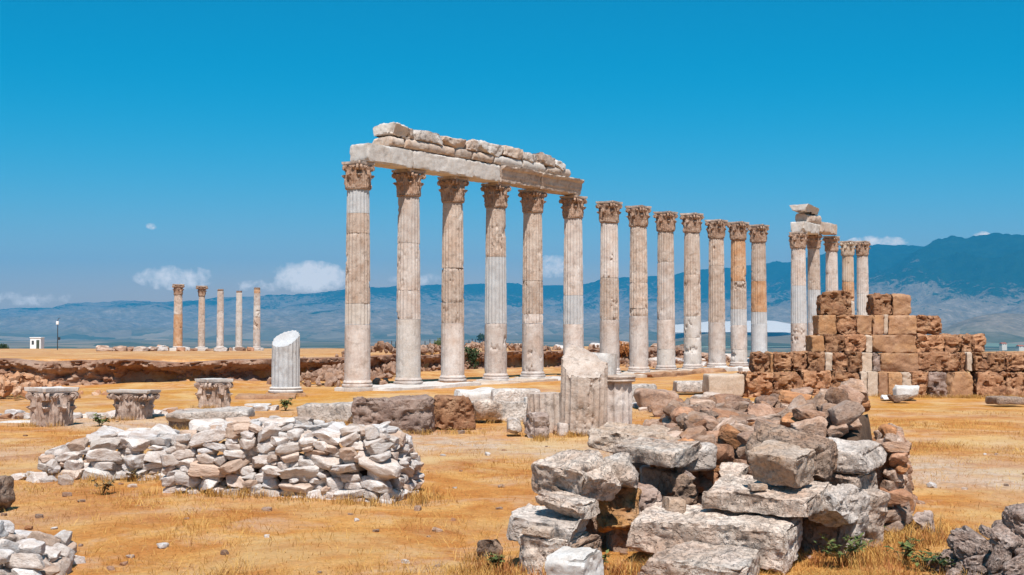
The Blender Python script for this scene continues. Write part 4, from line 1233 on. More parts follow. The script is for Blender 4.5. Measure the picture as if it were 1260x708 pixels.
eblock('stone_block', (776, 637, 9.1), (966, 660, 8.65), .29, .75, WB, 'longest weathered slab across the lower front of the ruins', .10, seed=212, rough=.018, warp=.045, strata=.02, cutd=.18)
eblock('stone_block', (859, 604, 9.3), (994, 620, 8.85), .19, .62, WB, 'second long pale slab lying above the longest one', .13, seed=214, warp=.05, rough=.018, strata=.012)
eblock('stone_block', (986, 608, 9.3), (1020, 612, 9.1), .27, .6, GB, 'whitish block with dark cracked end right of the second long slab', .1, seed=215, rough=.03, cuts=8, cutd=.4)
eblock('stone_block', (919, 551, 9.2), (981, 566, 8.95), .27, .36, TB, 'tan orange stained block sitting on the second long slab', .12, rnd=.02, warp=.02, rough=.010, strata=.004, cuts=4, cutd=.2, seed=216)
eblock('stone_block', (917, 538, 9.6), (1016, 553, 9.35), .33, .55, BB, 'big brown rounded block behind the tan stained block', .12, rnd=.07, warp=.05, rough=.025, pits=.02, cuts=6, cutd=.3, seed=217)
eblock('stone_block', (988, 549, 9.95), (1068, 552, 9.7), .19, .80, GB, 'bright flat topped block at the right with a cracked end', .03, seed=218, rough=.022, cuts=7, cutd=.3)
eblock('stone_block', (1004, 584, 9.9), (1053, 588, 9.7), .36, .5, WB, 'pale block under the bright flat topped one', .05, seed=219, rough=.02)
eblock('stone_block', (1043, 622, 9.4), (1063, 630, 9.3), .40, .16, GB, 'grey upright slab leaning at the right end of the blocks', -.18, rnd=.02, warp=.03, seed=220)
eblock('stone_block', (1050, 600, 9.75), (1071, 606, 9.6), .46, .22, WB, 'taller pale upright slab behind the leaning grey one', -.08, rnd=.02, warp=.03, seed=221)
eblock('stone_block', (752, 549, 10.15), (828, 558, 9.8), .14, .55, WB, 'whitish beam with grainy broken end at the upper left of the ruins', .1, seed=223, cuts=7)
eblock('stone_block', (720, 531, 11.1), (838, 538, 10.7), .20, .6, TB, 'long pitted block behind the whitish beam', .06, seed=224, rough=.028, pits=.025, pitf=11)

# ------------------------------------------------------------------ heaps of loose stones
def stone_library(tag_, n, mat, seed, **kw):
    out = []
    for k in range(n):
        v, f = stone_verts(seed + k, **kw)
        out.append(make_mesh(tag_, v, f, M[mat], 30))
    return out
LIB_W = stone_library('fieldstone', 30, 'white_fieldstone', 1000, planes=9, rough=.035, soft=60)
LIB_B = stone_library('rubble_stone', 26, 'brown_rubble', 1100, planes=8, rough=.05, pits=.04, soft=60)
LIB_C = stone_library('lumpy_rock', 16, 'conglomerate', 1200, planes=12, rough=.12, pits=.16, soft=10)

def words_pos(s, n):
    H = ['left tip', 'near left tip', 'left of centre', 'just left of centre', 'at its centre', 'just right of centre', 'right of centre', 'near right tip', 'right tip']
    return H[min(len(H) - 1, max(0, int(s * len(H))))]

HEAPED = []
def heap(name, libs, hmax, s_len, t_len, origin, yaw, sizes, count, seed, what, group, core=True, cell=.02, colour='pale', inset=.26, drop=.22, cat='stone', order='front', tumble=.10, short=''):
    """stack loose stones one by one on a height map: every stone comes to rest on those below it"""
    rng = random.Random(seed)
    ns, nt_ = int(s_len / cell), int(t_len / cell)
    S, T = np.meshgrid((np.arange(ns) + .5) * cell, (np.arange(nt_) + .5) * cell, indexing='ij')
    HM = hmax(S, T)
    inside = HM > .02
    # added core inside the heap, coloured dark to stand for shade between stones
    k_ = int(inset / cell)
    PD = np.pad(HM, k_)
    e = HM
    for a in range(0, 2 * k_ + 1, 2):
        for b in (0, k_ // 2, k_, k_ + k_ // 2, 2 * k_):
            e = np.minimum(e, PD[a:a + ns, b:b + nt_])
    for b in range(0, 2 * k_ + 1, 2):
        for a in (0, 2 * k_):
            e = np.minimum(e, PD[a:a + ns, b:b + nt_])
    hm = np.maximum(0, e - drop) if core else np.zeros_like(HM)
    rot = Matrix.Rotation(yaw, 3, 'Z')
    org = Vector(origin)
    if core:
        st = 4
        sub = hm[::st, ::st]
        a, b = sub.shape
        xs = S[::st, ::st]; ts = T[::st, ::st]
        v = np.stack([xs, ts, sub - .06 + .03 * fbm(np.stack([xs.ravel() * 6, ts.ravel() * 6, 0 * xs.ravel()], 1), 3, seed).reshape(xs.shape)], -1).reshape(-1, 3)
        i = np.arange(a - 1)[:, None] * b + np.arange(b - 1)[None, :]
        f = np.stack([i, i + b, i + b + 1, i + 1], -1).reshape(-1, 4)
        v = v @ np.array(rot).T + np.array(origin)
        c = link('dark_core', make_mesh('dark_core', v, f, M['gap_shade']))
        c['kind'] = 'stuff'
        tag(c, 'dark core painted as shade inside the %s' % what, 'rubble')
    made, fails = 0, 0
    recs = []
    while made < count and fails < 60:
        w, d, h = rng.choice(sizes)
        k = rng.uniform(.78, 1.28)
        w, d, h = w * k * rng.uniform(.85, 1.2), d * k, h * k * rng.uniform(.8, 1.25)
        best = None
        for _ in range(70):
            s = rng.uniform(w * .35, s_len - w * .35); t = rng.uniform(d * .35, t_len - d * .35)
            ya = rng.gauss(0, .35) if rng.random() < .8 else rng.uniform(-1.5, 1.5)
            i0, i1 = max(0, int((s - w * .55) / cell)), min(ns, int((s + w * .55) / cell) + 1)
            j0, j1 = max(0, int((t - w * .55) / cell)), min(nt_, int((t + w * .55) / cell) + 1)
            ds = S[i0:i1, j0:j1] - s; dt = T[i0:i1, j0:j1] - t
            a = (ds * math.cos(ya) + dt * math.sin(ya)) / (w * .46)
            b = (-ds * math.sin(ya) + dt * math.cos(ya)) / (d * .46)
            m = (np.abs(a) ** 2.6 + np.abs(b) ** 2.6) < 1
            if m.sum() < 4: continue
            if inside[i0:i1, j0:j1][m].mean() < .82: continue
            hh = hm[i0:i1, j0:j1][m]
            z = np.percentile(hh, 72)
            lim = HM[i0:i1, j0:j1][m].mean()
            if z + h * .62 > lim: continue
            score = z + 1.3 * (hh.max() - hh.min()) + (.25 * (t / t_len) if order == 'front' else 0)
            if best is None or score < best[0]:
                best = (score, s, t, ya, z, (i0, i1, j0, j1), a, b, m)
        if best is None:
            fails += 1
            continue
        _, s, t, ya, z, (i0, i1, j0, j1), a, b, m = best
        hh = hm[i0:i1, j0:j1]
        A = np.stack([S[i0:i1, j0:j1][m] - s, T[i0:i1, j0:j1][m] - t, np.ones(m.sum())], 1)
        co, *_ = np.linalg.lstsq(A, hh[m], rcond=None)
        gx, gy = np.clip(co[:2], -.5, .5) * .55
        z = z - .012
        newh = z + h * (1 - .28 * np.minimum(1, np.sqrt(a * a + b * b)) ** 2)
        hm[i0:i1, j0:j1] = np.where(m, np.maximum(hh, newh), hh)
        made += 1
        recs.append((s, t, z + h / 2, w, d, h, ya, gx, gy))
    zmax = max(r[2] for r in recs)
    for (s, t, zc, w, d, h, ya, gx, gy) in recs:
        me = rng.choice(libs)
        p = rot @ Vector((s, t, 0)) + org
        nrm = Vector((-gx, -gy, 1)).normalized()
        q = Vector((0, 0, 1)).rotation_difference(nrm)
        R = rot @ q.to_matrix() @ Matrix.Rotation(ya, 3, 'Z')
        flip = rng.choice([0, math.pi])
        R = R @ Euler((flip + rng.gauss(0, tumble), rng.gauss(0, tumble), 0)).to_matrix()
        o = link(name, me, None, (p.x, p.y, zc + org.z), R.to_euler(), (w * 1.05, d * 1.05, h * 1.10))
        size = 'large' if w * h > .055 else ('small' if w * h < .022 else 'medium')
        shape = 'flat' if h / w < .42 else ('chunky' if h / w > .66 else 'angular')
        V = ['at bottom of', 'low in', 'halfway up', 'high in', 'on the crest of']
        vert = V[min(4, int(zc / zmax * 4.99))]
        dep = '' if t / t_len < .3 else (', inward' if t / t_len < .65 else ', rear')
        tag(o, '%s %s stone %s %s, %s%s' % (size, shape, vert, short, words_pos(s / s_len, 9), dep), cat, group)
        HEAPED.append(o)
    return recs

def edge_profile(H, s_len, t_len, e, wob, seed):
    def fn(S, T):
        d = np.minimum.reduce([S / e[0], (s_len - S) / e[1], T / e[2], (t_len - T) / e[3]])
        n = fbm(np.stack([S.ravel() * 2.3, T.ravel() * 2.3, 0 * S.ravel() + seed], 1), 3, seed).reshape(S.shape)
        h = H(S, T) if callable(H) else H + 0 * S
        return h * (np.clip(d, 0, 1) ** .45) * (d > 0) + wob * n * (d > .3)
    return fn

# large white heap
L2 = 2.62
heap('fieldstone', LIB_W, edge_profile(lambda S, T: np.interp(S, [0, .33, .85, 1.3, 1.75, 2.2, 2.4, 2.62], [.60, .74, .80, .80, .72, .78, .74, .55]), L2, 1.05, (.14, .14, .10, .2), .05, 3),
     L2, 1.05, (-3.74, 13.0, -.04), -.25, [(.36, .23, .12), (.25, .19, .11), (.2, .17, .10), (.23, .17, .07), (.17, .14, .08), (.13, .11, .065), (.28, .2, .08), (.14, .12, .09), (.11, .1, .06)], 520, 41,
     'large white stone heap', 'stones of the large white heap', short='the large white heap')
# smaller white heap on its left
L1 = 1.75
heap('fieldstone', LIB_W, edge_profile(lambda S, T: np.interp(S, [0, .3, .7, 1.2, 1.75], [.24, .40, .54, .56, .50]), L1, 1.15, (.25, .10, .14, .2), .04, 5),
     L1, 1.15, (-5.62, 14.2, -.03), -.06, [(.36, .26, .15), (.28, .22, .13), (.22, .18, .10), (.22, .18, .08), (.17, .14, .09), (.30, .22, .09)], 130, 43,
     'smaller white stone heap on the left', 'stones of the smaller white heap', short='the smaller white heap')
# heap cut off by the bottom left corner
heap('fieldstone', LIB_W, edge_profile(lambda S, T: np.interp(S, [0, .5, .85, 1.25], [.60, .62, .50, .28]), 1.25, 1.1, (.12, .25, .16, .2), .03, 7),
     1.25, 1.1, (-4.47, 8.28, -.03), .0, [(.25, .2, .12), (.20, .17, .10), (.22, .17, .08), (.16, .14, .09), (.28, .2, .10), (.13, .12, .08)], 90, 45,
     'heap in the bottom left corner', 'stones of the bottom left heap', short='the corner heap')
# rubble wall behind the foreground blocks
LR, TR = 3.6, 3.3
def rubble_h(S, T):
    X, Y = S + .95, T + 10.3
    d = np.minimum.reduce([(X - .095 * Y) / .12, (.322 * Y - X) / .10, T / .10, (TR - T) / .16])
    n = fbm(np.stack([S.ravel() * 2.3, T.ravel() * 2.3, 0 * S.ravel() + 9], 1), 3, 9).reshape(S.shape)
    H = np.interp(T, [0, .5, 1.6, 3.3], [.88, .92, 1.02, 1.14]) + .28 * sstep(1.15, .6, .322 * Y - X) * (1 - .75 * sstep(1.4, 3.2, T))
    return H * (np.clip(d, 0, 1) ** .4) * (d > 0) + .10 * n * (d > .5)
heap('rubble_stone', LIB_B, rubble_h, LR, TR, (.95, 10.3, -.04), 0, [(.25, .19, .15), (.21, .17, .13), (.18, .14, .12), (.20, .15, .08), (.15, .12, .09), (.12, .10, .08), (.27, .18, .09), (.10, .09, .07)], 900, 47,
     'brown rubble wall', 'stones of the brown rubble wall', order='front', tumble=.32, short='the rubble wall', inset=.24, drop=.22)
# lumpy heap in the bottom right corner
heap('lumpy_rock', LIB_C, edge_profile(lambda S, T: .66 * np.exp(-((S - .95) / .75) ** 4), 1.7, 1.25, (.45, .3, .3, .3), .04, 11),
     1.7, 1.25, (2.98, 7.8, -.03), .0, [(.18, .15, .13), (.15, .13, .10), (.12, .11, .09), (.10, .09, .07), (.22, .18, .14)], 260, 49,
     'grey lumpy heap in the bottom right corner', 'rocks of the bottom right heap', tumble=.4, short='the lumpy dark heap')

# single stones strewn about
def strewn(name, libs, pts, group, what, seed, cat='stone'):
    rng = random.Random(seed)
    for i, (x, y, w) in enumerate(pts):
        h = w * rng.uniform(.35, .65)
        o = link(name, rng.choice(libs), None, (x, y, gz(x, y) + h * .25), (rng.uniform(-.15, .15), rng.uniform(-.15, .15), rng.uniform(0, 6.3)), (w, w * rng.uniform(.6, .95), h))
        tag(o, what(i, x, y, w), cat, group)
rs = random.Random(8)
pts = [(xat(u, 14.0), 14.0 + dy, w) for u, dy, w in ((22, .1, .22), (40, .25, .16), (50, -.05, .3), (66, -.1, .2), (92, -.25, .24), (30, .3, .18))]
strewn('fieldstone', LIB_W, pts, 'loose stones at the left tip of the smaller heap', lambda i, x, y, w: '%s loose white stone trailing from the smaller white heap, %s from left' % ('broad' if w > .2 else 'little', ['first', 'second', 'third', 'fourth', 'fifth', 'sixth'][[0, 2, 3, 4, 5, 1][i]]), 3)
pts = [(at(u, v, 1).x / 1 * 0 + xat(u, 1500 * 1.75 / (v - 405)), 1500 * 1.75 / (v - 405), w) for u, v, w in
       ((165, 600, .11), (203, 672, .10), (163, 682, .07), (440, 640, .06), (500, 690, .07), (1185, 600, .07), (1145, 597, .12), (1122, 650, .08), (1100, 655, .10), (330, 660, .05), (560, 600, .06), (90, 560, .08), (545, 560, .10), (1210, 560, .05), (600, 560, .09), (70, 650, .06))]
strewn('fieldstone', LIB_W, pts, 'pebbles lying on the dry grass', lambda i, x, y, w: 'small pale pebble lying alone on the dry grass' if w < .09 else 'fist sized pale stone lying alone on the dry grass', 4)
rp = random.Random(77)
pts = []
for k in range(110):
    y = 1 / rp.uniform(1 / 24, 1 / 7.6)
    pts.append((rp.uniform(-.45, .45) * y, y, rp.choice([.025, .03, .04, .05, .06]) * (1 + y / 20)))
strewn('pebble', LIB_B, pts, 'small pebbles scattered over the dry ground', lambda i, x, y, w: 'tiny pebble among many scattered over the dry ground', 14)
pts = []
for k in range(46):
    u = rp.uniform(690, 935); y = rp.uniform(16.5, 30)
    if 700 < u < 770 and y < 22: continue
    pts.append((xat(u, y), y, rp.uniform(.18, .62)))
strewn('broken_stone', LIB_B + LIB_W, pts, 'broken stones between the rubble wall and the colonnade', lambda i, x, y, w: '%s broken stone lying %s' % ('large' if w > .45 else 'small' if w < .3 else 'medium', 'just behind the rubble wall' if y < 20 else 'midway between rubble wall and colonnade' if y < 25 else 'close to the steps of the free columns'), 15)
# line of small stones edging the strip below the fallen capitals
pts = []
rl = random.Random(21)
for k in range(64):
    u = -20 + 360 * (k + rl.random()) / 64
    y = 24.2 + 2.4 * max(0, (u - 130) / 200) + rl.uniform(-.25, .25)
    pts.append((xat(u, y), y, rl.uniform(.12, .38)))
strewn('edging_stone', LIB_W + LIB_B[:12], pts, 'small stones edging the strip behind the capitals',
       lambda i, x, y, w: '%s stone in the low edging row, %s' % ('large' if w > .29 else 'small' if w < .2 else 'medium', 'left of the first fallen capital' if i < 11 else 'between the first two fallen capitals' if i < 30 else 'between the second and third fallen capitals' if i < 48 else 'right of the third fallen capital'), 5)
for i, (u0, u1, v, y) in enumerate(((-8, 62, 522, 22.9), (112, 140, 516, 23.8), (184, 214, 512, 24.6), (300, 330, 500, 28.0))):
    pblock('kerb_slab', u0, u1, v - 2, v + 3, y, .5, .02, 'pale_marble', '%s pale slab flush with the ground near the fallen capitals' % ['long', 'short', 'middling', 'far'][i], 'slab', res=.06, rnd=.03, warp=.04, cuts=4, seed=700 + i)
# stones around the far columns
pts = []
for k in range(60):
    u = rl.choice([rl.uniform(110, 330), rl.uniform(125, 155), rl.uniform(160, 205)])
    y = rl.uniform(105, 116)
    pts.append((xat(u, y), y, rl.uniform(.4, 1.3)))
strewn('ruin_stone', LIB_B + LIB_W[:7], pts, 'fallen stones around the five far columns', lambda i, x, y, w: '%s fallen stone %s' % ('bulky' if w > .9 else 'small' if w < .65 else 'middling', 'left of the five far columns' if x < -30.5 else 'among the five far columns'), 6)
# stones behind the free columns and by the bank
pts = [(xat(u, y), y, w) for u, y, w in ((768, 62, .9), (772, 66, .7), (800, 60, 1.0), (808, 64, .8), (835, 62, .9), (842, 68, 1.0), (866, 64, .8), (870, 68, 1.1), (895, 66, .9), (900, 70, 1.2), (922, 66, .8), (690, 64, .8), (640, 63, .9), (632, 60, .7), (920, 60, .9), (725, 58, 1.1), (735, 63, .9), (808, 57, .7), (863, 58, .7))]
strewn('ruin_stone', LIB_B + LIB_W, pts, 'fallen stones behind the colonnade', lambda i, x, y, w: '%s fallen stone behind the colonnade, %s' % ('large' if w > .95 else 'lesser', 'seen left of the middle column' if x < 5 else 'between the free columns' if x < 9.5 else 'near the last free columns'), 9)

# heap of red brick rubble at the left edge and on the slope behind the columns
def rubble_mesh(spots, n, seed, lo, hi):
    rng = random.Random(seed)
    mb = MB()
    d, f = ico_dirs(1)
    for k in range(n):
        cx, cy, sx, sy, hgt = rng.choice(spots)
        a, b = rng.gauss(0, .5), rng.gauss(0, .5)
        x, y = cx + a * sx, cy + b * sy
        z = gz(x, y) + hgt * math.exp(-(a * a + b * b) * 1.6)
        s = rng.uniform(lo, hi)
        v = d * np.array([s, s * rng.uniform(.5, 1), s * rng.uniform(.35, .8)]) * np.random.default_rng(k + seed).uniform(.75, 1.15, (len(d), 1))
        mb.add(xform(v, (x, y, z), (rng.uniform(0, 6), rng.uniform(0, 6), rng.uniform(0, 6))), f)
    return mb
mb = rubble_mesh([(xat(22, 31), 31.0, 1.3, 1.6, .55), (xat(-20, 31), 31, 1.2, 1.4, .5)], 420, 31, .05, .16)
o = link('brick_rubble', make_mesh('brick_rubble', mb.verts(), mb.f, M['red_rubble'], 30)); o['kind'] = 'stuff'
tag(o, 'scatter of red brick rubble below the earth bank at the left edge', 'rubble')
mb = rubble_mesh([(xat(400, 38.5), 38.5, 1.6, 1.4, .35), (xat(425, 42), 42, 1.5, 1.5, .4), (xat(475, 46), 46, 1.5, 2.0, .4), (xat(530, 50), 50, 1.2, 1.4, .3), (xat(600, 56), 56, 3, 1.5, .3), (xat(760, 58), 58, 3, 2, .25), (xat(860, 62), 62, 4, 3, .3)], 800, 33, .05, .22)
o = link('stone_rubble', make_mesh('stone_rubble', mb.verts(), mb.f, M['brown_rubble'], 30)); o['kind'] = 'stuff'
tag(o, 'loose brown rubble strewn on the slope behind the columns', 'rubble')

# ------------------------------------------------------------------ far bits: booth, lamp pole, fence, bushes, houses
yb_ = 219
xb_ = xat(46, yb_)
zb_ = zat(431, yb_)
root = tag(empty('guard_booth', (xb_, yb_, zb_)), 'small white booth with dark windows far off on the left rise', 'booth')
v, f = block_verts((1.9, 1.7, 2.15), .3, .03, 0, 0, cuts=0); link('wall', make_mesh('wall', v, f, M['white_paint'], 35), root, (0, 0, 1.08))
v, f = block_verts((2.1, 1.9, .16), .3, .05, 0, 0, cuts=0); link('roof', make_mesh('roof', v, f, M['white_paint'], 35), root, (0, 0, 2.24))
v, f = block_verts((.55, .05, 1.75), .3, .01, 0, 0, cuts=0); dr = link('door', make_mesh('door', v, f, M['door_dark'], 35), root, (.45, -.86, .95))
v, f = block_verts((.4, .05, .7), .3, .01, 0, 0, cuts=0); link('window', make_mesh('window', v, f, M['glass_dark'], 35), root, (-.45, -.86, 1.35))
v, f = block_verts((2.4, 2.0, .3), .3, .03, 0, 0, cuts=0); link('base', make_mesh('base', v, f, M['brown_block'], 35), root, (0, 0, -.1))
yp = 150
root = tag(empty('lamp_post', (xat(71, yp), yp, zat(432, yp))), 'thin dark lamp post on the left horizon beside the white booth', 'lamp post')
hp = zat(394, yp) - zat(432, yp)
v, f = tube([(0, 0, -.3), (0, 0, hp)], [.06, .045]); link('pole', make_mesh('pole', v, f, M['dark_metal'], 40), root)
v, f = tube([(0, 0, hp), (.1, 0, hp + .18), (.3, 0, hp + .22)], [.035, .035, .03]); link('arm', make_mesh('arm', v, f, M['dark_metal'], 40), root)
v, f = block_verts((.32, .2, .42), .1, .04, 0, 0, cuts=0); link('lamp', make_mesh('lamp', v, f, M['white_paint'], 40), root, (-.02, -.04, hp - .35))
v, f = block_verts((.3, .25, .35), .1, .03, 0, 0, cuts=0); link('switch_box', make_mesh('switch_box', v, f, M['dark_metal'], 40), root, (.15, 0, hp * .4))

def fence(us, y, vtop, vbot, label):
    x0 = xat(us[0], y); z0 = zat(vbot, y)
    root = tag(empty('fence', (x0, y, z0)), label, 'fence', 'dark far fences')
    h = zat(vtop, y) - z0
    for k, u in enumerate(us):
        v, f = tube([(0, 0, -.4), (0, 0, h * (.85 + .3 * ((k * 37) % 10) / 10))], [.085, .075], 6)
        link('post', make_mesh('post', v, f, M['dark_metal'], 40), root, (xat(u, y) - x0, 0, 0))
    v, f = block_verts((xat(us[-1] + 4, y) - xat(us[0] - 4, y), .15, .35), .8, .03, 0, 0, cuts=0)
    link('rail', make_mesh('rail', v, f, M['dark_metal'], 40), root, ((xat(us[-1], y) - x0) / 2, 0, 0))
fence((478, 482, 487), 222, 420, 428, 'dark post fence seen between the first and second columns')
fence((523, 529, 535, 540), 220, 418.5, 428, 'dark post fence seen between the second and third columns')
fence((577, 581, 585, 590, 594, 598), 216, 417.5, 428, 'dark post fence seen between the third and fourth columns')

def bush(name, x, y, z, r, h, n, mat, label, seed, leaf=.12, cat='bush'):
    rng = random.Random(seed)
    root = tag(empty(name, (x, y, z)), label, cat)
    mb = MB(); tw = MB()
    lobes = [(rng.uniform(-.6, .6) * r, rng.uniform(-.6, .6) * r, h * rng.uniform(.35, .8), r * rng.uniform(.3, .6)) for _ in range(9)]
    for lx, ly, lz, lr in lobes:
        tw.add(*tube([(0, 0, -.05), (lx * .4, ly * .4, lz * .5), (lx, ly, lz)], [.05 * r, .03 * r, .01 * r], 5))
    for k in range(n):
        lx, ly, lz, lr = rng.choice(lobes)
        d = Vector((rng.gauss(0, 1), rng.gauss(0, 1), rng.gauss(0, .8))).normalized() * lr * rng.random() ** .4
        s = leaf * rng.uniform(.6, 1.3)
        q = np.array([(-.5, 0, 0), (0, -.28, .08), (.6, 0, 0), (0, .28, .08)]) * s
        mb.add(xform(q, (lx + d.x, ly + d.y, max(.02, lz + d.z)), (rng.uniform(0, 6), rng.uniform(0, 6), rng.uniform(0, 6))), [(0, 1, 2, 3)])
    link('foliage', make_mesh('foliage', mb.verts(), mb.f, M[mat], smooth=False), root)
    link('stem', make_mesh('stem', tw.verts(), tw.f, M['bark']), root)
def bush_px(name, u, vb, y, r, h, n, mat, label, seed, leaf):
    bush(name, xat(u, y), y, zat(vb, y), r, h, n, mat, label, seed, leaf)
bush_px('pine_bush', 7, 434, 230, 1.3, 1.6, 700, 'leaf_dark', 'dark round bush on the horizon at the left edge', 1, .3)
bush_px('bush', 543, 429, 210, 1.4, 1.7, 700, 'leaf_green', 'green bush at the end of the far fence', 2, .3)
bush_px('bush', 579, 459, 51.5, .55, 1.15, 900, 'leaf_dark', 'dark green bush growing from the bank beside the third column', 3, .12)
bush_px('bush', 766, 441, 60, .75, .7, 900, 'leaf_rust', 'rusty orange bush behind the free columns', 4, .14)
bush_px('bush', 596, 421, 1500, 9, 9, 500, 'leaf_dark', 'dark distant bush in the valley beyond the fence', 6, 2.5)
def house(u, vb, y, w, d, h, label, seed):
    root = tag(empty('house', (xat(u, y), y, zat(vb, y)), (0, 0, .3)), label, 'house', 'far houses in the valley')
    v, f = block_verts((w, d, h + 6), 4, .05, 0, 0, cuts=0); link('wall', make_mesh('wall', v, f, M['house_wall'], 35), root, (0, 0, h / 2 - 3))
    V = [(-w * .55, -d * .55, h), (w * .55, -d * .55, h), (w * .55, d * .55, h), (-w * .55, d * .55, h), (-w * .5, 0, h + d * .3), (w * .5, 0, h + d * .3)]
    link('roof', make_mesh('roof', np.array(V), [(0, 1, 5, 4), (2, 3, 4, 5), (1, 2, 5), (3, 0, 4), (3, 2, 1, 0)], M['roof_red'], smooth=False), root)
    for k in (-1, 1):
        v, f = block_verts((w * .16, .3, h * .3), 1, .02, 0, 0, cuts=0)
        link('window', make_mesh('window', v, f, M['glass_dark'], 35), root, (k * w * .25, -d / 2 - .05, h * .55))
house(1234, 425, 1450, 7, 5, 1.8, 'pale far house low on the slope at the right edge', 1)
house(1255, 428, 1500, 8, 6, 1.8, 'red roofed far house cut by the right edge', 2)

# ------------------------------------------------------------------ grass and weeds
def blade_mesh(n, seed, area, hmin, hmax, wid, keep):
    rng = np.random.default_rng(seed)
    y0, y1 = area
    yy = 1 / rng.uniform(1 / y1, 1 / y0, n * 2)
    xx = rng.uniform(-.56, .56, n * 2) * (yy + 1.5)
    k = keep(xx, yy, rng)
    xx, yy = xx[k][:n], yy[k][:n]
    m = len(xx)
    zz = ground_z(xx, yy)
    h = rng.uniform(hmin, hmax, m) * (.6 + 1.5 * sstep(-.1, .4, fbm(np.stack([xx, yy, 0 * xx], 1) * 1.9, 3, 91)) + .6 * rng.random(m) ** 3)
    a = rng.uniform(0, 2 * math.pi, m)
    w = wid * rng.uniform(.6, 1.3, m) * (.7 + yy / 25)
    lean = rng.uniform(.4, 2.2, m) * h
    la = rng.uniform(0, 2 * math.pi, m)
    dx, dy = np.cos(a) * w / 2, np.sin(a) * w / 2
    mx, my = np.cos(la) * lean * .35, np.sin(la) * lean * .35
    v = np.stack([np.stack([xx - dx, yy - dy, zz - .01], 1), np.stack([xx + dx, yy + dy, zz - .01], 1),
                  np.stack([xx + mx + dx * .7, yy + my + dy * .7, zz + h * .6], 1), np.stack([xx + mx - dx * .7, yy + my - dy * .7, zz + h * .6], 1),
                  np.stack([xx + np.cos(la) * lean, yy + np.sin(la) * lean, zz + h], 1)], 1).reshape(-1, 3)
    b = np.arange(m) * 5
    f = np.stack([b, b + 1, b + 2, b + 3], 1).tolist() + np.stack([b + 3, b + 2, b + 4], 1).tolist()
    return v, f
def keep_grass(x, y, rng):
    P = np.stack([x, y, 0 * x], 1)
    d = np.abs(y + .62 * x - 18.2 + 1.2 * fbm(P * .5, 3, 2))
    dens = sstep(-.25, .35, fbm(P * .6, 4, 88)) * (.12 + .88 * sstep(.8, 2.4, d))
    return rng.random(len(x)) < dens * .85 + .10
v, f = blade_mesh(170000, 5, (7.0, 26), .012, .045, .0045, keep_grass)
o = link('dry_grass', make_mesh('dry_grass', v, f, M['straw'], smooth=False)); o['kind'] = 'stuff'
tag(o, 'short golden dry grass covering the ground', 'grass')

TUFT_LINES = [((-3.75, 12.9), (-1.05, 12.1)), ((-5.6, 14.1), (-3.9, 14.0)), ((-.1, 8.75), (.6, 8.6)), ((.55, 8.75), (.95, 8.7)), ((2.4, 9.3), (3.5, 10.1)), ((-4.3, 8.15), (-3.1, 8.2)), ((2.3, 9.0), (2.9, 9.1)), ((2.9, 7.9), (3.2, 7.7)), ((8.5, 31.2), (15, 31.0)), ((3.45, 10.3), (3.5, 13)), ((-1.0, 12.1), (-.85, 13.2)), ((-.2, 8.7), (-.25, 9.3)), ((.2, 20.0), (2.0, 20.0)), ((-2.8, 20.3), (-.6, 20.5)), ((-8.8, 22.0), (-8.1, 22.0)), ((-7.9, 23.5), (-7.1, 23.5)), ((-7.0, 27.0), (-6.4, 27.0)), ((-6.0, 21.1), (-4.6, 21.1)), ((-4.1, 22.2), (-2.9, 22.3)), ((-6.3, 30.9), (-5.3, 31.0)), ((1.0, 20.0), (2.1, 20.4)), ((9.2, 31.1), (13, 31)), ((3.4, 10.2), (3.55, 10.5)), ((3.0, 8.3), (3.4, 8.0)), ((.3, 19.4), (.8, 19.4)), ((-1.6, 23.0), (.5, 22.6))]
def tufts(seed, mat, label, n_each, hh, wid, only=None):
    rng = np.random.default_rng(seed)
    V, Fc, c = [], [], 0
    for (a, b) in (only or TUFT_LINES):
        L = math.hypot(b[0] - a[0], b[1] - a[1])
        for _ in range(int(L * 11) + 3):
            t = rng.random()
            x0 = a[0] + (b[0] - a[0]) * t + rng.normal(0, .10); y0 = a[1] + (b[1] - a[1]) * t + rng.normal(0, .08)
            z0 = gz(x0, y0)
            for k in range(n_each):
                h = hh * rng.uniform(.4, 1.2); an = rng.uniform(0, 6.28); le = rng.uniform(.3, 1.2) * h
                w = wid * rng.uniform(.6, 1.2)
                px, py = x0 + rng.normal(0, .045), y0 + rng.normal(0, .045)
                dx, dy = -math.sin(an) * w, math.cos(an) * w
                mx, my = math.cos(an) * le, math.sin(an) * le
                V += [(px - dx, py - dy, z0 - .01), (px + dx, py + dy, z0 - .01), (px + mx * .35 + dx * .7, py + my * .35 + dy * .7, z0 + h * .6), (px + mx * .35 - dx * .7, py + my * .35 - dy * .7, z0 + h * .6), (px + mx, py + my, z0 + h)]
                Fc += [(c, c + 1, c + 2, c + 3), (c + 3, c + 2, c + 4)]
                c += 5
    o = link('dry_grass', make_mesh('dry_grass', np.array(V), Fc, M[mat], smooth=False)); o['kind'] = 'stuff'
    tag(o, label, 'grass')
tufts(3, 'straw', 'taller golden grass growing round the feet of stones', 26, .10, .003)
tufts(4, 'weed_dry', 'withered brown stalks growing round the feet of stones', 4, .14, .0025)

tufts(6, 'leaf_rust', 'rusty red grass at the feet of the foreground blocks', 22, .11, .003, [((-.15, 8.75), (.4, 8.5)), ((-.2, 9.1), (-.1, 8.6)), ((2.2, 9.0), (2.9, 8.9)), ((2.7, 9.3), (3.4, 10.0)), ((.55, 8.7), (.95, 8.6)), ((2.6, 8.4), (3.0, 8.1))])

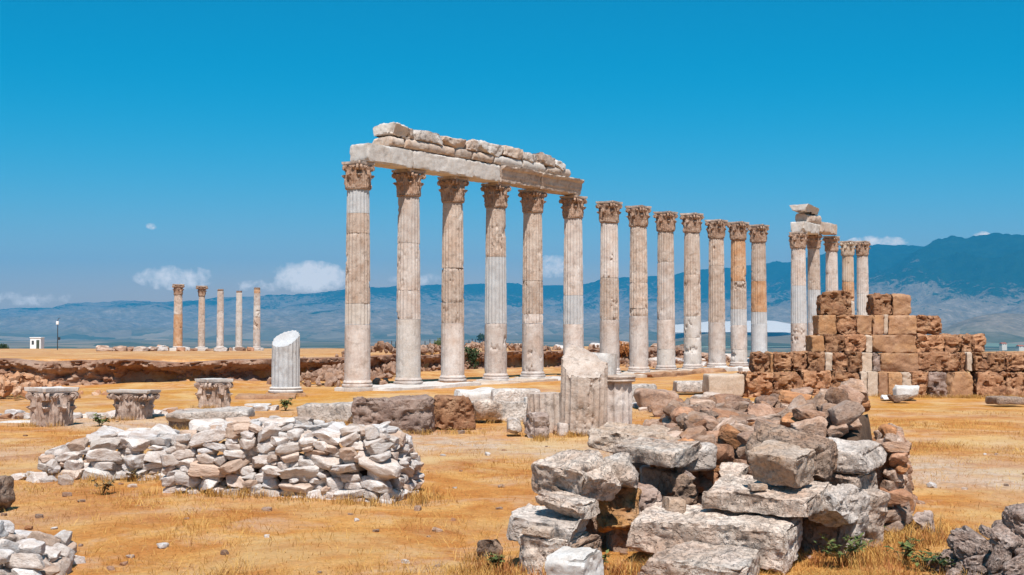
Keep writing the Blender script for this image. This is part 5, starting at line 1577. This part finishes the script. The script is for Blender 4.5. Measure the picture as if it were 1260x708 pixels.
def weed(u, v, h, n, mat, label, seed, leaf=.05):
    rng = random.Random(seed)
    y = 1500 * 1.75 / (v - 405)
    x = xat(u, y)
    root = tag(empty('weed', (x, y, gz(x, y))), label, 'weed', 'small weeds on the dry ground')
    st, lf = MB(), MB()
    for k in range(n):
        a = rng.uniform(0, 6.28); le = h * rng.uniform(.2, .8); hh = h * rng.uniform(.5, 1)
        tip = Vector((math.cos(a) * le, math.sin(a) * le, hh))
        mid = Vector((tip.x * .35, tip.y * .35, hh * .6))
        st.add(*tube([(0, 0, -.02), mid, tip], [.004, .003, .002], 5))
        for j in range(9):
            t = rng.uniform(.3, 1)
            p = mid * (1 - (t - .3) / .7) + tip * ((t - .3) / .7)
            s = leaf * rng.uniform(.6, 1.2)
            q = np.array([(0, 0, 0), (.5, -.3, .05), (1.1, 0, -.05), (.5, .3, .05)]) * s
            lf.add(xform(q, p, (rng.uniform(-.5, .5), rng.uniform(-.7, .4), rng.uniform(0, 6.3))), [(0, 1, 2, 3)])
    link('stem', make_mesh('stem', st.verts(), st.f, M['weed_dry']), root)
    link('leaves', make_mesh('leaves', lf.verts(), lf.f, M[mat], smooth=False), root)
weed(1108, 694, .20, 10, 'leaf_green', 'leafy green weed on the grass near the bottom right', 1)
weed(1132, 704, .18, 8, 'leaf_green', 'leafy green weed beside the bottom right heap', 2)
weed(1158, 708, .16, 6, 'leaf_dark', 'dark weed at the foot of the bottom right heap', 3)
weed(1066, 668, .22, 9, 'leaf_green', 'green weed at the foot of the upright slabs', 4)
weed(1032, 700, .24, 12, 'leaf_green', 'bushy green weed before the shaded upright block', 5)
weed(1048, 690, .20, 9, 'leaf_green', 'green weed left of the leaning grey slab foot', 6)
weed(615, 702, .14, 8, 'leaf_green', 'green weed at the foot of the left stack', 7)
weed(128, 608, .16, 8, 'weed_dry', 'withered dark weed between the two white heaps', 8)
weed(166, 592, .18, 7, 'weed_dry', 'tall withered weed before the smaller white heap', 9)
weed(125, 524, .22, 10, 'leaf_green', 'spiky green plant below the first two fallen capitals', 11, .08)
weed(352, 504, .26, 12, 'leaf_green', 'green plant at the foot of the grey column stump', 12, .09)
weed(740, 700, .14, 8, 'leaf_green', 'green weed in the gap beside the bright white block', 15)

# loose stones nothing is seen of, deep inside the heaps, are left out: all points of the stones and of the blocks
# before them are sorted by depth from the camera and from a step to each side of it
def hidden_stones(objs, others):
    shapes = {}
    clouds = []
    for o in list(objs) + list(others):
        me = o.data
        if me.name not in shapes:
            a = np.empty(len(me.vertices) * 3)
            me.vertices.foreach_get('co', a)
            shapes[me.name] = a.reshape(-1, 3)
        mw = np.array(o.matrix_world)
        clouds.append(shapes[me.name] @ mw[:3, :3].T + mw[:3, 3])
    ids = np.concatenate([np.full(len(c), k) for k, c in enumerate(clouds)])
    pts_ = np.concatenate(clouds)
    counts = np.zeros(len(clouds), int)
    wpx = 560
    for e in ((0, 0, 1.75), (1.6, 0, 1.75), (-1.6, 0, 1.75), (0, 0, 2.4)):
        d = pts_ - np.array(e)
        u = ((d[:, 0] / d[:, 1]) * 1.19 + .5) * wpx
        v = ((d[:, 2] / d[:, 1]) * 1.19 + .5) * wpx
        px = np.clip(u, 0, wpx * 2).astype(int) * 4000 + np.clip(v + 1000, 0, 3999).astype(int)
        depth = np.full(px.max() + 1, 1e9)
        np.minimum.at(depth, px, d[:, 1])
        seen = d[:, 1] < depth[px] + .015
        counts += np.bincount(ids[seen], minlength=len(clouds))
    return [o for o, c in zip(objs, counts) if c < 14]
bpy.context.view_layer.update()
front = [o for o in COL.objects if o.type == 'MESH' and o.parent is None and o.get('category') in ('stone block', 'boulder')]
gone = hidden_stones(HEAPED, front)
print('heaped', len(HEAPED), 'left out', len(gone))
for o in gone:
    bpy.data.objects.remove(o)

# ------------------------------------------------------------------ air
bm_v = np.array([(sx * 16000, y, z) for sx in (-1, 1) for y in (-60, 15500) for z in (-80, 900)], float)
me = make_mesh('haze', bm_v, [(0, 1, 3, 2), (4, 6, 7, 5), (0, 4, 5, 1), (2, 3, 7, 6), (0, 2, 6, 4), (1, 5, 7, 3)], None, smooth=False)
hm_ = bpy.data.materials.new('haze'); hm_.use_nodes = True
nt = hm_.node_tree
nt.nodes.remove(nt.nodes['Principled BSDF'])
pv = nt.nodes.new('ShaderNodeVolumePrincipled')
pv.inputs['Color'].default_value = (.035, .45, .86, 1)
pv.inputs['Density'].default_value = 6.8e-5
nt.links.new(pv.outputs[0], nt.nodes['Material Output'].inputs['Volume'])
me.materials.append(hm_)
o = link('haze', me); o['kind'] = 'stuff'

# ------------------------------------------------------------------ light and sky
SUN_EL, SUN_AZ = rad(59), rad(3)         # azimuth: to the right of straight behind the camera
sdir = Vector((math.sin(SUN_AZ) * math.cos(SUN_EL), -math.cos(SUN_AZ) * math.cos(SUN_EL), math.sin(SUN_EL)))
sd = bpy.data.lights.new('sun', 'SUN')
sd.energy = 4.7
sd.angle = rad(.53)
sd.color = (1.0, .95, .89)
so = bpy.data.objects.new('sun', sd)
COL.objects.link(so)
so.rotation_euler = sdir.to_track_quat('Z', 'Y').to_euler()
so.location = (0, -20, 60)

w = bpy.data.worlds.new('World')
scene.world = w
w.use_nodes = True
nt = w.node_tree
bg = nt.nodes['Background']
sky = nt.nodes.new('ShaderNodeTexSky')
sky.sky_type = 'NISHITA'
sky.sun_disc = False
sky.sun_elevation = SUN_EL
sky.sun_rotation = math.atan2(sdir.x, sdir.y)
sky.altitude = 300
sky.air_density = 1.0
sky.dust_density = .6
sky.ozone_density = 1.5
# colour grade of the sky: deeper cyan blue, less yellow towards the horizon
sp = nt.nodes.new('ShaderNodeSeparateColor')
nt.links.new(sky.outputs[0], sp.inputs[0])
r_, g_, b_ = sp.outputs[0], sp.outputs[1], sp.outputs[2]
over = math_(nt, 'MAXIMUM', math_(nt, 'SUBTRACT', r_, 2.4), 0.0)
over = math_(nt, 'MULTIPLY', math_(nt, 'MULTIPLY', over, over), .31)
cmb = nt.nodes.new('ShaderNodeCombineColor')
r2 = math_(nt, 'MAXIMUM', math_(nt, 'SUBTRACT', r_, 2.3), 0.0)
nt.links.new(math_(nt, 'ADD', math_(nt, 'MULTIPLY', math_(nt, 'MULTIPLY', r2, r2), .31), .01), cmb.inputs[0])
nt.links.new(math_(nt, 'MAXIMUM', math_(nt, 'SUBTRACT', math_(nt, 'MULTIPLY', g_, .67), math_(nt, 'MULTIPLY', over, .10)), .3), cmb.inputs[1])
nt.links.new(math_(nt, 'MAXIMUM', math_(nt, 'SUBTRACT', math_(nt, 'MULTIPLY', b_, .85), math_(nt, 'MULTIPLY', over, .42)), .3), cmb.inputs[2])
skyc = cmb.outputs[0]
# small fair weather clouds low over the mountains, by direction in the sky
tc = nt.nodes.new('ShaderNodeTexCoord')
sx = nt.nodes.new('ShaderNodeSeparateXYZ')
nt.links.new(tc.outputs['Generated'], sx.inputs[0])
ay = math_(nt, 'MAXIMUM', sx.outputs[1], .05)
az = math_(nt, 'DIVIDE', sx.outputs[0], ay)
el = math_(nt, 'DIVIDE', sx.outputs[2], ay)
cn = noise(nt, tc.outputs['Generated'], 95, 8, .62, .3)
cn2 = noise(nt, tc.outputs['Generated'], 18, 6, .6, .2)
total = None
CLOUDS = [(380, 341, 54, 22, 1.2), (215, 342, 58, 17, .85), (187, 278, 9, 6, .42), (682, 328, 40, 16, .8), (1080, 298, 42, 9, .9), (1208, 291, 13, 7, .8), (25, 368, 80, 12, .30), (320, 352, 40, 9, .45), (512, 344, 40, 10, .30)]
for (u, v, ru, rv, amp) in CLOUDS:
    d = ray(u, v)
    ca, ce = d.x / d.y, d.z / d.y
    da = math_(nt, 'DIVIDE', math_(nt, 'SUBTRACT', az, ca), ru / F)
    de = math_(nt, 'DIVIDE', math_(nt, 'SUBTRACT', el, ce), rv / F)
    r2 = math_(nt, 'ADD', math_(nt, 'MULTIPLY', da, da), math_(nt, 'MULTIPLY', de, de))
    fall = math_(nt, 'MULTIPLY', math_(nt, 'SUBTRACT', 1.0, math_(nt, 'MINIMUM', r2, 1.0)), amp)
    total = fall if total is None else math_(nt, 'MAXIMUM', total, fall)
cl = math_(nt, 'MULTIPLY', math_(nt, 'ADD', math_(nt, 'MULTIPLY', math_(nt, 'SUBTRACT', cn, .5), 2.6), math_(nt, 'ADD', math_(nt, 'MULTIPLY', math_(nt, 'SUBTRACT', cn2, .5), 1.2), total)), math_(nt, 'MINIMUM', math_(nt, 'MULTIPLY', total, 5.0), 1.0))
mask = ramp(nt, cl, [(.10, 0), (.55, .5), (1.15, .97)])
skyc = mixc(nt, mask, skyc, (11.6, 9.8, 8.2))
nt.links.new(skyc, bg.inputs['Color'])
bg.inputs['Strength'].default_value = .10

vs = scene.view_settings
vs.view_transform = 'Standard'
vs.look = 'None'
vs.exposure = 0.38
vs.gamma = 1.0
vs.use_curve_mapping = False
scene.cycles.volume_bounces = 1
scene.cycles.max_bounces = 6
print('objects', len(bpy.data.objects))
